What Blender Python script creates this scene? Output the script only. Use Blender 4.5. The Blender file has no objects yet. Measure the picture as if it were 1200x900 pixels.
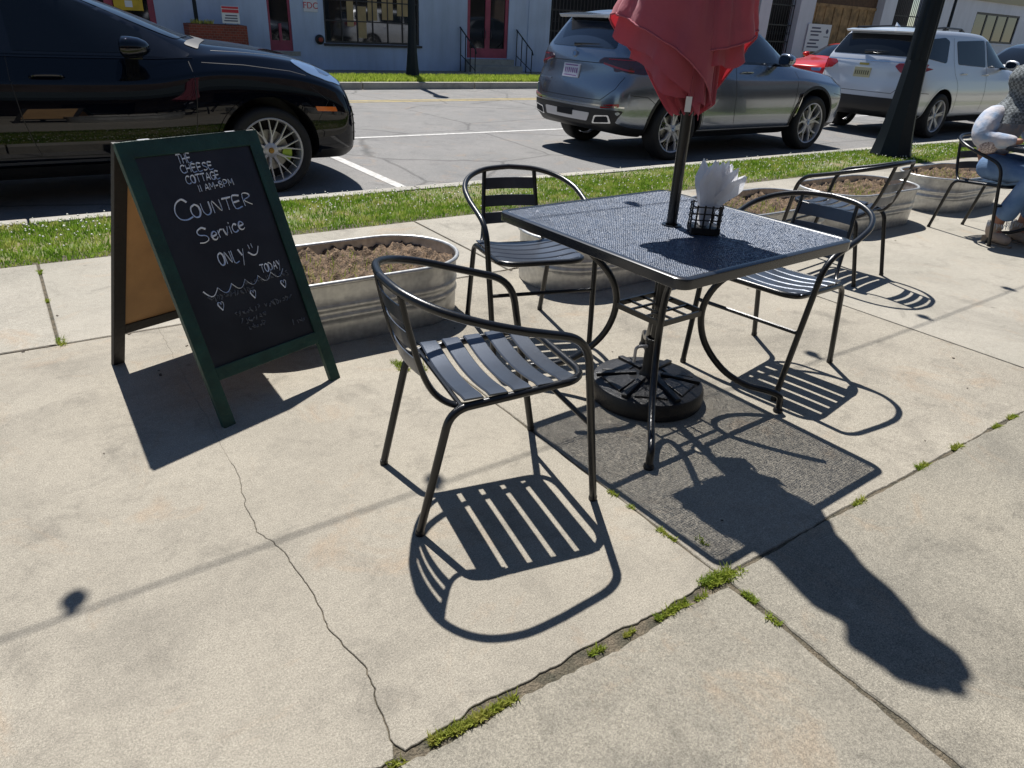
import bpy, bmesh, math, random
import numpy as np
from mathutils import Vector, Matrix, geometry, noise
from mathutils.bvhtree import BVHTree

random.seed(7); rng = np.random.default_rng(7)
R = math.radians
SC = bpy.context.scene
COL = SC.collection

# ------------------------------------------------------------------ camera
def make_camera():
    az, p, r = R(54.3), R(27.3), R(3.1)
    fw = Vector((math.cos(az)*math.cos(p), math.sin(az)*math.cos(p), -math.sin(p)))
    rt = Vector((math.sin(az), -math.cos(az), 0))
    up = rt.cross(fw)
    rr = rt*math.cos(r)+up*math.sin(r); uu = up*math.cos(r)-rt*math.sin(r)
    cd = bpy.data.cameras.new('camera'); cam = bpy.data.objects.new('camera', cd); COL.objects.link(cam)
    m = Matrix((rr, uu, -fw)).transposed().to_4x4(); m.translation = Vector((0, 0, 1.38))
    cam.matrix_world = m
    cd.sensor_width = 36; cd.lens = 820/1200*36; cd.clip_start = .05; cd.clip_end = 600
    SC.camera = cam
make_camera()

# ------------------------------------------------------------------ light
SUN_EL = R(60)
SUN_DIR = Vector((.25, .968, 0)).normalized()*math.cos(SUN_EL)+Vector((0, 0, math.sin(SUN_EL)))
w = bpy.data.worlds.new('World'); SC.world = w; w.use_nodes = True
nt = w.node_tree; nt.nodes.clear()
o = nt.nodes.new('ShaderNodeOutputWorld'); bg = nt.nodes.new('ShaderNodeBackground'); sk = nt.nodes.new('ShaderNodeTexSky')
sk.sky_type = 'NISHITA'; sk.sun_disc = False; sk.sun_elevation = SUN_EL
sk.sun_rotation = math.atan2(SUN_DIR.x, SUN_DIR.y); sk.air_density = 1.0; sk.dust_density = .1; sk.ozone_density = 3.5
bg.inputs[1].default_value = .055
nt.links.new(sk.outputs[0], bg.inputs[0]); nt.links.new(bg.outputs[0], o.inputs[0])
sd = bpy.data.lights.new('sun', 'SUN'); sd.energy = 5.0; sd.angle = R(.55); sd.color = (1, .968, .92)
so = bpy.data.objects.new('sun', sd); COL.objects.link(so)
so.rotation_euler = SUN_DIR.to_track_quat('Z', 'Y').to_euler()
SC.view_settings.view_transform = 'Standard'; SC.view_settings.look = 'None'
SC.view_settings.exposure = .43; SC.view_settings.gamma = 1; SC.view_settings.use_curve_mapping = False
SC.render.engine = 'CYCLES'
SC.cycles.max_bounces = 7; SC.cycles.transparent_max_bounces = 8

# ------------------------------------------------------------------ materials
MATS = {}
def pbr(name, col, rough=.5, metal=0., coat=0., coatr=.03, var=0., vscale=8., bump=0., bscale=60., trans=0., spec=.5, col2=None, speck=0., sscale=300., emis=None, detail=4):
    if name in MATS: return MATS[name]
    m = bpy.data.materials.new(name); m.use_nodes = True; MATS[name] = m
    t = m.node_tree; b = t.nodes['Principled BSDF']; L = t.links.new
    b.inputs['Roughness'].default_value = rough; b.inputs['Metallic'].default_value = metal
    b.inputs['Coat Weight'].default_value = coat; b.inputs['Coat Roughness'].default_value = coatr
    b.inputs['Specular IOR Level'].default_value = spec
    b.inputs['Base Color'].default_value = (*col, 1)
    tc = t.nodes.new('ShaderNodeTexCoord')
    last = None
    if var > 0 or col2 is not None:
        n = t.nodes.new('ShaderNodeTexNoise'); n.inputs['Scale'].default_value = vscale; n.inputs['Detail'].default_value = detail
        L(tc.outputs['Object'], n.inputs['Vector'])
        mx = t.nodes.new('ShaderNodeMix'); mx.data_type = 'RGBA'
        r_ = t.nodes.new('ShaderNodeMapRange'); r_.inputs[1].default_value = .35; r_.inputs[2].default_value = .65
        L(n.outputs[0], r_.inputs[0]); L(r_.outputs[0], mx.inputs[0])
        c2 = col2 if col2 is not None else tuple(c*(1-var) for c in col)
        c1 = col if col2 is not None else tuple(min(1, c*(1+var)) for c in col)
        mx.inputs[6].default_value = (*c1, 1); mx.inputs[7].default_value = (*c2, 1)
        last = mx.outputs[2]
    if speck > 0:
        n = t.nodes.new('ShaderNodeTexNoise'); n.inputs['Scale'].default_value = sscale; n.inputs['Detail'].default_value = 2
        L(tc.outputs['Object'], n.inputs['Vector'])
        mr = t.nodes.new('ShaderNodeMapRange'); mr.inputs[1].default_value = .3; mr.inputs[2].default_value = .7
        mr.inputs[3].default_value = 1-speck; mr.inputs[4].default_value = 1+speck
        L(n.outputs[0], mr.inputs[0])
        vm = t.nodes.new('ShaderNodeVectorMath'); vm.operation = 'SCALE'; L(mr.outputs[0], vm.inputs['Scale'])
        if last: L(last, vm.inputs[0])
        else: vm.inputs[0].default_value = col
        last = vm.outputs[0]
    if last: L(last, b.inputs['Base Color'])
    if bump > 0:
        n = t.nodes.new('ShaderNodeTexNoise'); n.inputs['Scale'].default_value = bscale; n.inputs['Detail'].default_value = 5
        L(tc.outputs['Object'], n.inputs['Vector'])
        bp = t.nodes.new('ShaderNodeBump'); bp.inputs['Strength'].default_value = bump; bp.inputs['Distance'].default_value = .01
        L(n.outputs[0], bp.inputs['Height']); L(bp.outputs[0], b.inputs['Normal'])
    if emis: b.inputs['Emission Color'].default_value = (*emis, 1); b.inputs['Emission Strength'].default_value = 1
    return m

def concrete(name, base, warm, stain, stainamt=.5, spk=.16, seed=0.):
    """aged broom-finished concrete: large stains, medium mottling, aggregate specks, pores"""
    m = bpy.data.materials.new(name); m.use_nodes = True; MATS[name] = m
    t = m.node_tree; b = t.nodes['Principled BSDF']; L = t.links.new; N = t.nodes.new
    b.inputs['Roughness'].default_value = .82; b.inputs['Specular IOR Level'].default_value = .3
    tc = N('ShaderNodeTexCoord'); mp = N('ShaderNodeMapping'); mp.inputs['Location'].default_value = (seed, seed*1.7, 0)
    L(tc.outputs['Object'], mp.inputs[0])
    def nz(scale, detail=4, rough=.55, dist=0):
        n = N('ShaderNodeTexNoise'); n.inputs['Scale'].default_value = scale; n.inputs['Detail'].default_value = detail
        n.inputs['Roughness'].default_value = rough; n.inputs['Distortion'].default_value = dist
        L(mp.outputs[0], n.inputs['Vector']); return n.outputs[0]
    def rng_(x, a, b_, c=0., d=1.):
        r_ = N('ShaderNodeMapRange'); L(x, r_.inputs[0])
        for i, v in enumerate((a, b_, c, d)): r_.inputs[i+1].default_value = v
        return r_.outputs[0]
    def mix(f, a, b_):
        mx = N('ShaderNodeMix'); mx.data_type = 'RGBA'
        if isinstance(f, float): mx.inputs[0].default_value = f
        else: L(f, mx.inputs[0])
        for i, v in ((6, a), (7, b_)):
            if isinstance(v, tuple): mx.inputs[i].default_value = (*v, 1)
            else: L(v, mx.inputs[i])
        return mx.outputs[2]
    c = mix(rng_(nz(1.3, 5, .6, .4), .35, .68), base, warm)
    c = mix(rng_(nz(.8, 6, .65, .8), .52, .75, 0, stainamt), c, stain)
    c = mix(rng_(nz(6, 6, .7), .5, .8, 0, .35*stainamt+.1), c, stain)
    c = mix(rng_(nz(2.1, 7, .72, 1.2), .56, .76, 0, .42), c, (.37, .235, .13))
    c = mix(rng_(nz(3.3, 8, .75, .5), .54, .70, 0, .55), c, tuple(v*.74 for v in stain))
    sp1 = rng_(nz(210, 3, .7), .3, .7, 1-spk*.8, 1+spk*.8); sp2 = rng_(nz(560, 2, .6), .3, .7, 1-spk*.9, 1+spk*.9)
    mm = N('ShaderNodeMath'); mm.operation = 'MULTIPLY'; L(sp1, mm.inputs[0]); L(sp2, mm.inputs[1])
    mm2 = N('ShaderNodeMath'); mm2.operation = 'MULTIPLY'; L(mm.outputs[0], mm2.inputs[0]); L(rng_(nz(38, 5, .75), .3, .7, .90, 1.10), mm2.inputs[1]); sp = mm2.outputs[0]
    vm = N('ShaderNodeVectorMath'); vm.operation = 'SCALE'; L(c, vm.inputs[0]); L(sp, vm.inputs['Scale'])
    vo = N('ShaderNodeTexVoronoi'); vo.inputs['Scale'].default_value = 95; L(mp.outputs[0], vo.inputs['Vector'])
    pores = rng_(vo.outputs['Distance'], .05, .16, .62, 1.)
    gate = rng_(nz(22, 2), .50, .60, 0., 1.)
    pm = N('ShaderNodeMix'); L(gate, pm.inputs[0]); pm.inputs[2].default_value = 1.; L(pores, pm.inputs[3])
    vm2 = N('ShaderNodeVectorMath'); vm2.operation = 'SCALE'; L(vm.outputs[0], vm2.inputs[0]); L(pm.outputs[0], vm2.inputs['Scale'])
    v3 = N('ShaderNodeTexVoronoi'); v3.inputs['Scale'].default_value = 3.1; L(mp.outputs[0], v3.inputs['Vector'])
    gt = rng_(v3.outputs['Distance'], .018, .05, .72, 1.)
    v4 = N('ShaderNodeTexVoronoi'); v4.inputs['Scale'].default_value = 1.7; v4.inputs['Randomness'].default_value = 1.; L(mp.outputs[0], v4.inputs['Vector'])
    gt2 = rng_(v4.outputs['Distance'], .02, .045, 1.22, 1.)
    mg = N('ShaderNodeMath'); mg.operation = 'MULTIPLY'; L(gt, mg.inputs[0]); L(gt2, mg.inputs[1])
    vm3 = N('ShaderNodeVectorMath'); vm3.operation = 'SCALE'; L(vm2.outputs[0], vm3.inputs[0]); L(mg.outputs[0], vm3.inputs['Scale'])
    L(vm3.outputs[0], b.inputs['Base Color'])
    bp = N('ShaderNodeBump'); bp.inputs['Strength'].default_value = .45; bp.inputs['Distance'].default_value = .004
    ad = N('ShaderNodeMath'); L(nz(320, 4, .75), ad.inputs[0]); L(nz(60, 3), ad.inputs[1]); L(ad.outputs[0], bp.inputs['Height'])
    L(bp.outputs[0], b.inputs['Normal'])
    return m

def asphalt():
    m = concrete('asphalt', (.225, .218, .21), (.19, .187, .182), (.13, .13, .13), .5, .5, 3.3)
    return m
M_conc = concrete('sidewalk_concrete', (.300, .272, .222), (.362, .328, .268), (.158, .144, .120), .95, .42)
M_conc2 = concrete('darker_concrete', (.245, .226, .185), (.295, .268, .215), (.125, .117, .098), .9, .48, 5.1)
M_conc3 = concrete('pale_concrete', (.335, .312, .262), (.38, .35, .295), (.21, .195, .165), .75, .34, 9.4)
M_kerb = concrete('kerb_concrete', (.42, .40, .35), (.36, .34, .30), (.2, .19, .17), .7, .15, 2.2)
M_asph = asphalt()
def road_cracks(m):
    t = m.node_tree; b = t.nodes['Principled BSDF']; L = t.links.new; src = b.inputs['Base Color'].links[0].from_socket
    tc = t.nodes.new('ShaderNodeTexCoord'); n = t.nodes.new('ShaderNodeTexNoise'); n.inputs['Scale'].default_value = 2.2; n.inputs['Detail'].default_value = 6; L(tc.outputs['Object'], n.inputs['Vector'])
    ad = t.nodes.new('ShaderNodeMix'); ad.data_type = 'RGBA'; ad.inputs[0].default_value = .12; L(tc.outputs['Object'], ad.inputs[6]); L(n.outputs[1], ad.inputs[7])
    v = t.nodes.new('ShaderNodeTexVoronoi'); v.feature = 'DISTANCE_TO_EDGE'; v.inputs['Scale'].default_value = .62; L(ad.outputs[2], v.inputs['Vector'])
    r_ = t.nodes.new('ShaderNodeMapRange'); r_.inputs[1].default_value = .003; r_.inputs[2].default_value = .016; r_.inputs[3].default_value = .60; r_.inputs[4].default_value = 1; L(v.outputs['Distance'], r_.inputs[0])
    vm = t.nodes.new('ShaderNodeVectorMath'); vm.operation = 'SCALE'; L(src, vm.inputs[0]); L(r_.outputs[0], vm.inputs['Scale']); L(vm.outputs[0], b.inputs['Base Color'])
road_cracks(M_asph)
M_dirt = pbr('joint_dirt', (.16, .13, .09), .95, col2=(.07, .065, .045), vscale=22, bump=1, bscale=160, speck=.4, sscale=260)
M_soil = pbr('planter_soil', (.215, .145, .09), .95, col2=(.06, .04, .026), vscale=30, bump=1, bscale=120, speck=.5, sscale=110, detail=8)
M_turf = pbr('turf_soil', (.13, .17, .05), .95, col2=(.22, .18, .10), vscale=6, bump=.6, bscale=60)
M_blackmetal = pbr('black_powder_coat', (.006, .007, .009), .3, coat=.15, coatr=.2, bump=.08, bscale=400)
M_slat = pbr('dark_aluminium_slat', (.075, .087, .11), .34, metal=.6, coat=.3, coatr=.2, bump=.05, bscale=200, var=.15, vscale=5)
M_mesh = pbr('table_mesh_sky_tint', (.075, .095, .135), .36, metal=.2, coat=.3, coatr=.2, var=.15, vscale=20)  # bluish base puts the sky's sheen into the black mesh's colour
M_blackplastic = pbr('black_plastic', (.012, .012, .014), .42, bump=.3, bscale=150)
M_rubber = pbr('tyre_rubber', (.014, .014, .015), .75, bump=.2, bscale=90)
M_trim = pbr('black_trim', (.012, .012, .013), .5)
M_gloss = pbr('gloss_black', (.006, .006, .008), .08, coat=.6)
M_glass = pbr('tinted_glass', (.006, .008, .011), .02, spec=.55)
M_glass2 = pbr('rear_window_glass', (.018, .028, .05), .03, coat=.4, coatr=.01, spec=.7)
M_chrome = pbr('chrome', (.75, .76, .78), .12, metal=1)
M_alloy = pbr('alloy_silver', (.55, .55, .57), .35, metal=.45)
M_disc = pbr('brake_disc', (.28, .27, .26), .4, metal=.8)
M_lime = pbr('lime_caliper', (.42, .60, .05), .4)
M_tailred = pbr('tail_lamp_red', (.30, .008, .012), .12, coat=1)
M_taildark = pbr('tail_lamp_dark', (.045, .006, .010), .08, coat=1)
M_amber = pbr('amber_marker', (.85, .18, .01), .25, coat=.6)
M_lamp = pbr('headlamp_lens', (.20, .31, .50), .08, coat=1, metal=.3)
M_white = pbr('white_paint', (.78, .78, .77), .5)
M_galv = pbr('galvanised_steel', (.62, .62, .60), .36, metal=.55, col2=(.50, .50, .49), vscale=35, bump=.12, bscale=25, detail=1)
M_green = pbr('dark_green_wood', (.012, .052, .038), .5, var=.25, vscale=12, bump=.25, bscale=70)
M_chalkbd = pbr('chalkboard', (.010, .012, .016), .38, col2=(.022, .025, .032), vscale=5, bump=.05, bscale=60)
M_ply = pbr('plywood_back', (.52, .31, .14), .7, var=.12, vscale=7, bump=.1)
M_blackwood = pbr('black_wood', (.02, .018, .016), .6, bump=.2)
M_chalk = pbr('chalk_marker', (.74, .82, .95), .7)
M_chalkfaint = pbr('smudged_chalk', (.11, .125, .15), .8)
M_paper = None
M_label = pbr('fabric_label', (.75, .75, .73), .7)
M_grey_paint = pbr('blue_grey_render', (.46, .54, .70), .75, var=.10, vscale=.9, bump=.35, bscale=22)
M_white_paint = pbr('white_masonry', (.66, .67, .74), .75, var=.05, vscale=.8, bump=.3, bscale=14)
M_reddoor = pbr('crimson_door', (.32, .045, .085), .45, var=.15, vscale=4)
M_frame = pbr('black_window_frame', (.02, .02, .024), .4)
M_winpane = pbr('shop_glass', (.012, .014, .016), .04, coat=1, spec=.7)
M_tan = pbr('tan_reflection', (.42, .30, .15), .8, var=.15, vscale=3)
M_brick = None
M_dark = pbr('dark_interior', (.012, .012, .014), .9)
M_wood = pbr('weathered_boards', (.30, .185, .085), .8, var=.35, vscale=5)
M_iron = pbr('wrought_iron', (.012, .012, .014), .45)
M_lamppost = pbr('lamp_post_paint', (.006, .011, .016), .5, spec=.25, bump=.15, bscale=40)
M_yellow = pbr('yellow_poster', (.62, .40, .03), .6, var=.1)
M_signw = pbr('sign_white', (.72, .72, .76), .5)
M_signr = pbr('sign_red', (.55, .03, .05), .5)
M_ink = pbr('sign_ink', (.08, .08, .14), .6)
M_line = pbr('road_paint_white', (.48, .47, .45), .7, var=.2, vscale=14, speck=.3, sscale=120)
M_yline = pbr('road_paint_yellow', (.38, .29, .10), .7, var=.2, vscale=10, speck=.3, sscale=120)
M_plate = pbr('plate_white', (.55, .58, .68), .4)
M_platey = pbr('plate_cream', (.55, .50, .30), .4)
M_greentape = pbr('green_tape', (.02, .16, .09), .4)

def brickmat():
    m = bpy.data.materials.new('red_brick'); m.use_nodes = True
    t = m.node_tree; b = t.nodes['Principled BSDF']; L = t.links.new
    tc = t.nodes.new('ShaderNodeTexCoord'); mp = t.nodes.new('ShaderNodeMapping'); mp.inputs['Rotation'].default_value = (R(90), 0, 0)
    L(tc.outputs['Object'], mp.inputs[0])
    br = t.nodes.new('ShaderNodeTexBrick'); L(mp.outputs[0], br.inputs[0])
    br.inputs['Color1'].default_value = (.30, .06, .035, 1); br.inputs['Color2'].default_value = (.20, .045, .03, 1)
    br.inputs['Mortar'].default_value = (.25, .18, .15, 1); br.inputs['Scale'].default_value = 4.6; br.inputs['Mortar Size'].default_value = .015
    L(br.outputs[0], b.inputs['Base Color']); b.inputs['Roughness'].default_value = .85
    return m
M_brick = brickmat()

def leafmat(name, c1, c2, c3, tr=.35):
    m = bpy.data.materials.new(name); m.use_nodes = True
    t = m.node_tree; L = t.links.new; b = t.nodes['Principled BSDF']; out = t.nodes['Material Output']
    b.inputs['Roughness'].default_value = .6; b.inputs['Specular IOR Level'].default_value = .25
    tc = t.nodes.new('ShaderNodeTexCoord')
    n = t.nodes.new('ShaderNodeTexNoise'); n.inputs['Scale'].default_value = 5.5; n.inputs['Detail'].default_value = 8; n.inputs['Roughness'].default_value = .7
    L(tc.outputs['Object'], n.inputs['Vector'])
    cr = t.nodes.new('ShaderNodeValToRGB'); cr.color_ramp.elements[0].position = .36; cr.color_ramp.elements[1].position = .66
    cr.color_ramp.elements[0].color = (*c1, 1); cr.color_ramp.elements[1].color = (*c3, 1)
    e = cr.color_ramp.elements.new(.5); e.color = (*c2, 1)
    L(n.outputs[0], cr.inputs[0]); L(cr.outputs[0], b.inputs['Base Color'])
    tl = t.nodes.new('ShaderNodeBsdfTranslucent'); L(cr.outputs[0], tl.inputs[0])
    mx = t.nodes.new('ShaderNodeMixShader'); mx.inputs[0].default_value = tr
    L(b.outputs[0], mx.inputs[1]); L(tl.outputs[0], mx.inputs[2]); L(mx.outputs[0], out.inputs[0])
    return m
M_grass = leafmat('lawn_blades', (.085, .19, .018), (.22, .35, .04), (.50, .48, .16), .45)
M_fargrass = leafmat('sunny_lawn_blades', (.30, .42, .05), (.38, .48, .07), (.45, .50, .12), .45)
M_weed = leafmat('weed_leaves', (.16, .26, .03), (.30, .36, .05), (.42, .40, .10), .4)
M_clover = pbr('clover_petals', (.75, .75, .68), .7)

def fabric(name, col, trans, tcol):
    m = bpy.data.materials.new(name); m.use_nodes = True
    t = m.node_tree; L = t.links.new; b = t.nodes['Principled BSDF']; out = t.nodes['Material Output']
    b.inputs['Base Color'].default_value = (*col, 1); b.inputs['Roughness'].default_value = .8; b.inputs['Specular IOR Level'].default_value = .2
    b.inputs['Sheen Weight'].default_value = .3
    tc = t.nodes.new('ShaderNodeTexCoord'); n = t.nodes.new('ShaderNodeTexNoise'); n.inputs['Scale'].default_value = 9; n.inputs['Detail'].default_value = 5
    L(tc.outputs['Object'], n.inputs['Vector'])
    bp = t.nodes.new('ShaderNodeBump'); bp.inputs['Strength'].default_value = .5; bp.inputs['Distance'].default_value = .02
    L(n.outputs[0], bp.inputs['Height']); L(bp.outputs[0], b.inputs['Normal'])
    tl = t.nodes.new('ShaderNodeBsdfTranslucent'); tl.inputs[0].default_value = (*tcol, 1)
    mx = t.nodes.new('ShaderNodeMixShader'); mx.inputs[0].default_value = trans
    L(b.outputs[0], mx.inputs[1]); L(tl.outputs[0], mx.inputs[2]); L(mx.outputs[0], out.inputs[0])
    return m
M_red = fabric('red_canvas', (.43, .115, .155), .22, (.90, .04, .06))

M_paper = fabric('napkin_paper', (.86, .87, .9), .45, (.9, .9, .92))
M_rim = pbr('table_rim_coat', (.02, .024, .032), .25, coat=.4, coatr=.15)

# ------------------------------------------------------------------ object helpers
def tag(o, label=None, cat=None, group=None, kind=None):
    if label: o['label'] = label
    if cat: o['category'] = cat
    if group: o['group'] = group
    if kind: o['kind'] = kind
    return o
def empty(name, loc=(0, 0, 0), rz=0., label=None, cat=None, group=None):
    o = bpy.data.objects.new(name, None); COL.objects.link(o); o.location = loc; o.rotation_euler = (0, 0, rz)
    o.empty_display_size = .1
    return tag(o, label, cat, group)
def copy_tree(o, parent=None):
    c = o.copy(); COL.objects.link(c); c.parent = parent
    if parent: c.matrix_parent_inverse = o.matrix_parent_inverse.copy()
    for ch in list(o.children): copy_tree(ch, c)
    return c

class MB:
    def __init__(s): s.v = []; s.f = []; s.mi = []; s.sm = []
    def add(s, vs, fs, mi=0, smooth=False):
        n = len(s.v); s.v += [tuple(v) for v in vs]
        for f in fs: s.f.append(tuple(i+n for i in f)); s.mi.append(mi); s.sm.append(smooth)
    def box(s, a, b, mi=0, m=None):
        x0, y0, z0 = a; x1, y1, z1 = b
        vs = [(x0,y0,z0),(x1,y0,z0),(x1,y1,z0),(x0,y1,z0),(x0,y0,z1),(x1,y0,z1),(x1,y1,z1),(x0,y1,z1)]
        if m is not None: vs = [m @ Vector(v) for v in vs]
        s.add(vs, [(0,3,2,1),(4,5,6,7),(0,1,5,4),(1,2,6,5),(2,3,7,6),(3,0,4,7)], mi)
    def bar(s, p, q, w, h, up=(0, 0, 1), mi=0):
        p = Vector(p); q = Vector(q); d = (q-p); L = d.length; d.normalize()
        u = Vector(up); sd_ = d.cross(u).normalized(); u = sd_.cross(d).normalized()
        m = Matrix((d, sd_, u)).transposed().to_4x4(); m.translation = p
        s.box((0, -w/2, -h/2), (L, w/2, h/2), mi, m)
    def tube(s, pts, r, n=10, closed=False, mi=0, cap=True, flat=1.):
        pts = [Vector(p) for p in pts]; N = len(pts)
        rs = r if isinstance(r, (list, tuple)) else [r]*N
        tn = []
        for i in range(N):
            if closed: t = pts[(i+1) % N]-pts[i-1]
            else: t = pts[min(i+1, N-1)]-pts[max(i-1, 0)]
            tn.append(t.normalized())
        u = tn[0].orthogonal().normalized()
        if abs(tn[0].z) < .9: u = (Vector((0, 0, 1))-tn[0]*tn[0].z).normalized()
        base = len(s.v); vs = []
        for i in range(N):
            u = (u-tn[i]*u.dot(tn[i])).normalized(); b = tn[i].cross(u)
            for k in range(n):
                a = 2*math.pi*k/n
                vs.append(pts[i]+u*(rs[i]*math.cos(a))+b*(rs[i]*math.sin(a)*flat))
        fs = []
        for i in range(N if closed else N-1):
            j = (i+1) % N
            for k in range(n):
                k2 = (k+1) % n
                fs.append((i*n+k, i*n+k2, j*n+k2, j*n+k))
        s.add(vs, fs, mi, True)
        if cap and not closed:
            s.add(vs[:n], [tuple(range(n))[::-1]], mi); s.add(vs[-n:], [tuple(range(n))], mi)
    def lathe(s, prof, n=32, c=(0, 0, 0), axis='z', mi=0, cap=True):
        vs = []
        for (r, z) in prof:
            for k in range(n):
                a = 2*math.pi*k/n
                p = (r*math.cos(a), r*math.sin(a), z)
                if axis == 'y': p = (p[0], p[2], p[1])
                elif axis == 'x': p = (p[2], p[0], p[1])
                vs.append((p[0]+c[0], p[1]+c[1], p[2]+c[2]))
        fs = []
        for i in range(len(prof)-1):
            for k in range(n):
                k2 = (k+1) % n; f = (i*n+k, i*n+k2, (i+1)*n+k2, (i+1)*n+k)
                fs.append(f if axis != 'y' else f[::-1])
        s.add(vs, fs, mi, True)
        if cap:
            for i in (0, len(prof)-1):
                if prof[i][0] > 1e-4: s.add(vs[i*n:(i+1)*n], [tuple(range(n))], mi)
    def prism(s, poly, z0, z1, mi=0, m=None):
        n = len(poly); vs = [(x, y, z0) for x, y in poly]+[(x, y, z1) for x, y in poly]
        if m is not None: vs = [m @ Vector(v) for v in vs]
        s.add(vs, [tuple(range(n))[::-1], tuple(range(n, 2*n))]+[(i, (i+1) % n, n+(i+1) % n, n+i) for i in range(n)], mi)
    def build(s, name, mats, parent=None, fixn=True, bevel=0., sharp=40):
        me = bpy.data.meshes.new(name)
        me.from_pydata([tuple(v) for v in s.v], [], s.f)
        if not isinstance(mats, (list, tuple)): mats = [mats]
        for m in mats: me.materials.append(m)
        me.polygons.foreach_set('material_index', s.mi); me.polygons.foreach_set('use_smooth', s.sm)
        if fixn or bevel:
            bm = bmesh.new(); bm.from_mesh(me)
            if bevel:
                bmesh.ops.remove_doubles(bm, verts=bm.verts, dist=1e-5)
                bmesh.ops.recalc_face_normals(bm, faces=bm.faces)
                es = [e for e in bm.edges if len(e.link_faces) == 2 and e.calc_face_angle(0) > R(35)]
                bmesh.ops.bevel(bm, geom=es, offset=bevel, segments=2, affect='EDGES', profile=.6)
            bmesh.ops.recalc_face_normals(bm, faces=bm.faces); bm.to_mesh(me); bm.free()
        me.update()
        if sharp and any(s.sm): me.set_sharp_from_angle(angle=R(sharp))
        ob = bpy.data.objects.new(name, me); COL.objects.link(ob); ob.parent = parent
        return ob

def fillet(pts, r, n=6):
    pts = [Vector(p) for p in pts]; out = [pts[0]]
    rs = r if isinstance(r, (list, tuple)) else [r]*len(pts)
    for i in range(1, len(pts)-1):
        a, b, c = pts[i-1], pts[i], pts[i+1]
        d1 = (a-b); d2 = (c-b); rr = min(rs[i], d1.length*.48, d2.length*.48)
        p = b+d1.normalized()*rr; q = b+d2.normalized()*rr
        for k in range(n+1):
            t = k/n; out.append(p*(1-t)**2+b*2*t*(1-t)+q*t*t)
    out.append(pts[-1]); return out
def catmull(pts, n=8, closed=False):
    P = [Vector(p) for p in pts]; N = len(P); out = []
    for i in range(N if closed else N-1):
        if closed: a, b, c, d = P[i-1], P[i], P[(i+1) % N], P[(i+2) % N]
        else: a, b, c, d = P[max(i-1, 0)], P[i], P[i+1], P[min(i+2, N-1)]
        for k in range(n):
            t = k/n
            out.append(.5*((2*b)+(c-a)*t+(2*a-5*b+4*c-d)*t*t+(3*b-a-3*c+d)*t**3))
    if not closed: out.append(P[-1])
    return out
def fastmesh(name, V, F, mat, parent=None, smooth=False):
    """V (n,3), F (m,k) numpy"""
    me = bpy.data.meshes.new(name); m, k = F.shape
    me.vertices.add(len(V)); me.vertices.foreach_set('co', np.asarray(V, np.float32).ravel())
    me.loops.add(m*k); me.loops.foreach_set('vertex_index', F.ravel().astype(np.int32))
    me.polygons.add(m); me.polygons.foreach_set('loop_start', np.arange(0, m*k, k, dtype=np.int32))
    try: me.polygons.foreach_set('loop_total', np.full(m, k, dtype=np.int32))
    except Exception: pass
    me.materials.append(mat); me.update(calc_edges=True); me.validate()
    if smooth: me.shade_smooth()
    ob = bpy.data.objects.new(name, me); COL.objects.link(ob); ob.parent = parent
    return ob

# ------------------------------------------------------------------ ground
def jag(p, q, amp, step=.02, seed=0, pinch=True):
    p = Vector((*p, 0)); q = Vector((*q, 0)); d = q-p; n = max(2, int(d.length/step)); nn = Vector((-d.y, d.x, 0)).normalized()
    out = []
    for i in range(n+1):
        t = i/n; pt = p+d*t
        a = amp*(noise.noise(pt*5+Vector((seed, 0, 0)))*1.1+noise.noise(pt*21+Vector((seed, 5, 0)))*.6+noise.noise(pt*60+Vector((seed, 9, 0)))*.5)
        out.append(pt+nn*a)
    return out
def slab(name, boundary, mat, z=0., depth=.05, bev=.005):
    """boundary: closed list of 2D/3D points counter-clockwise"""
    P = []
    for p in boundary:
        p = Vector((p[0], p[1], 0))
        if not P or (p-P[-1]).length > 1e-4: P.append(p)
    if (P[0]-P[-1]).length < 1e-4: P.pop()
    n = len(P); ins = []
    for i in range(n):
        t = (P[(i+1) % n]-P[i-1]).normalized(); ins.append(P[i]+Vector((-t.y, t.x, 0))*bev)
    vs = [(p.x, p.y, z) for p in ins]+[(p.x, p.y, z-bev) for p in P]+[(p.x, p.y, z-depth) for p in P]
    tris = geometry.tessellate_polygon([[Vector((p.x, p.y, 0)) for p in ins]])
    mb = MB(); fs = []
    for t in tris:
        a, b, c = (ins[i] for i in t)
        fs.append(tuple(t) if (b-a).cross(c-a).z > 0 else tuple(t)[::-1])
    for i in range(n):
        j = (i+1) % n
        fs.append((i, n+i, n+j, j)); fs.append((n+i, 2*n+i, 2*n+j, n+j))
    mb.add(vs, fs); ob = mb.build(name, mat, fixn=False, sharp=0)
    return tag(ob, kind='structure')

g = MB(); g.add([(-300, -200, -.17), (400, -200, -.17), (400, 400, -.17), (-300, 400, -.17)], [(0, 1, 2, 3)])
tag(g.build('ground', M_dirt, fixn=False), kind='structure')
g = MB(); g.add([(-12, -8, -.0055), (60, -8, -.0055), (60, 4.9, -.0055), (-12, 4.9, -.0055)], [(0, 1, 2, 3)])
tag(g.build('joint_bed', M_dirt, fixn=False), kind='structure')
# joint nodes
def J(a, b, seed, amp=.006): return jag(a, b, amp, .02, seed)
rev = lambda l: l[::-1]
YA = .885
# main crack along the kerb direction, left half (wide), right half
mainL_top = jag((-6, YA+.012), (1.415, YA+.006), .011, .015, 1)
mainL_bot = jag((-6, YA-.022), (1.40, YA-.030), .013, .015, 2)
mainR_top = jag((1.44, YA+.006), (3.862, YA+.006), .006, .015, 3)
mainR_bot = jag((1.46, YA-.004), (9, YA-.004), .007, .015, 4)
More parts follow.
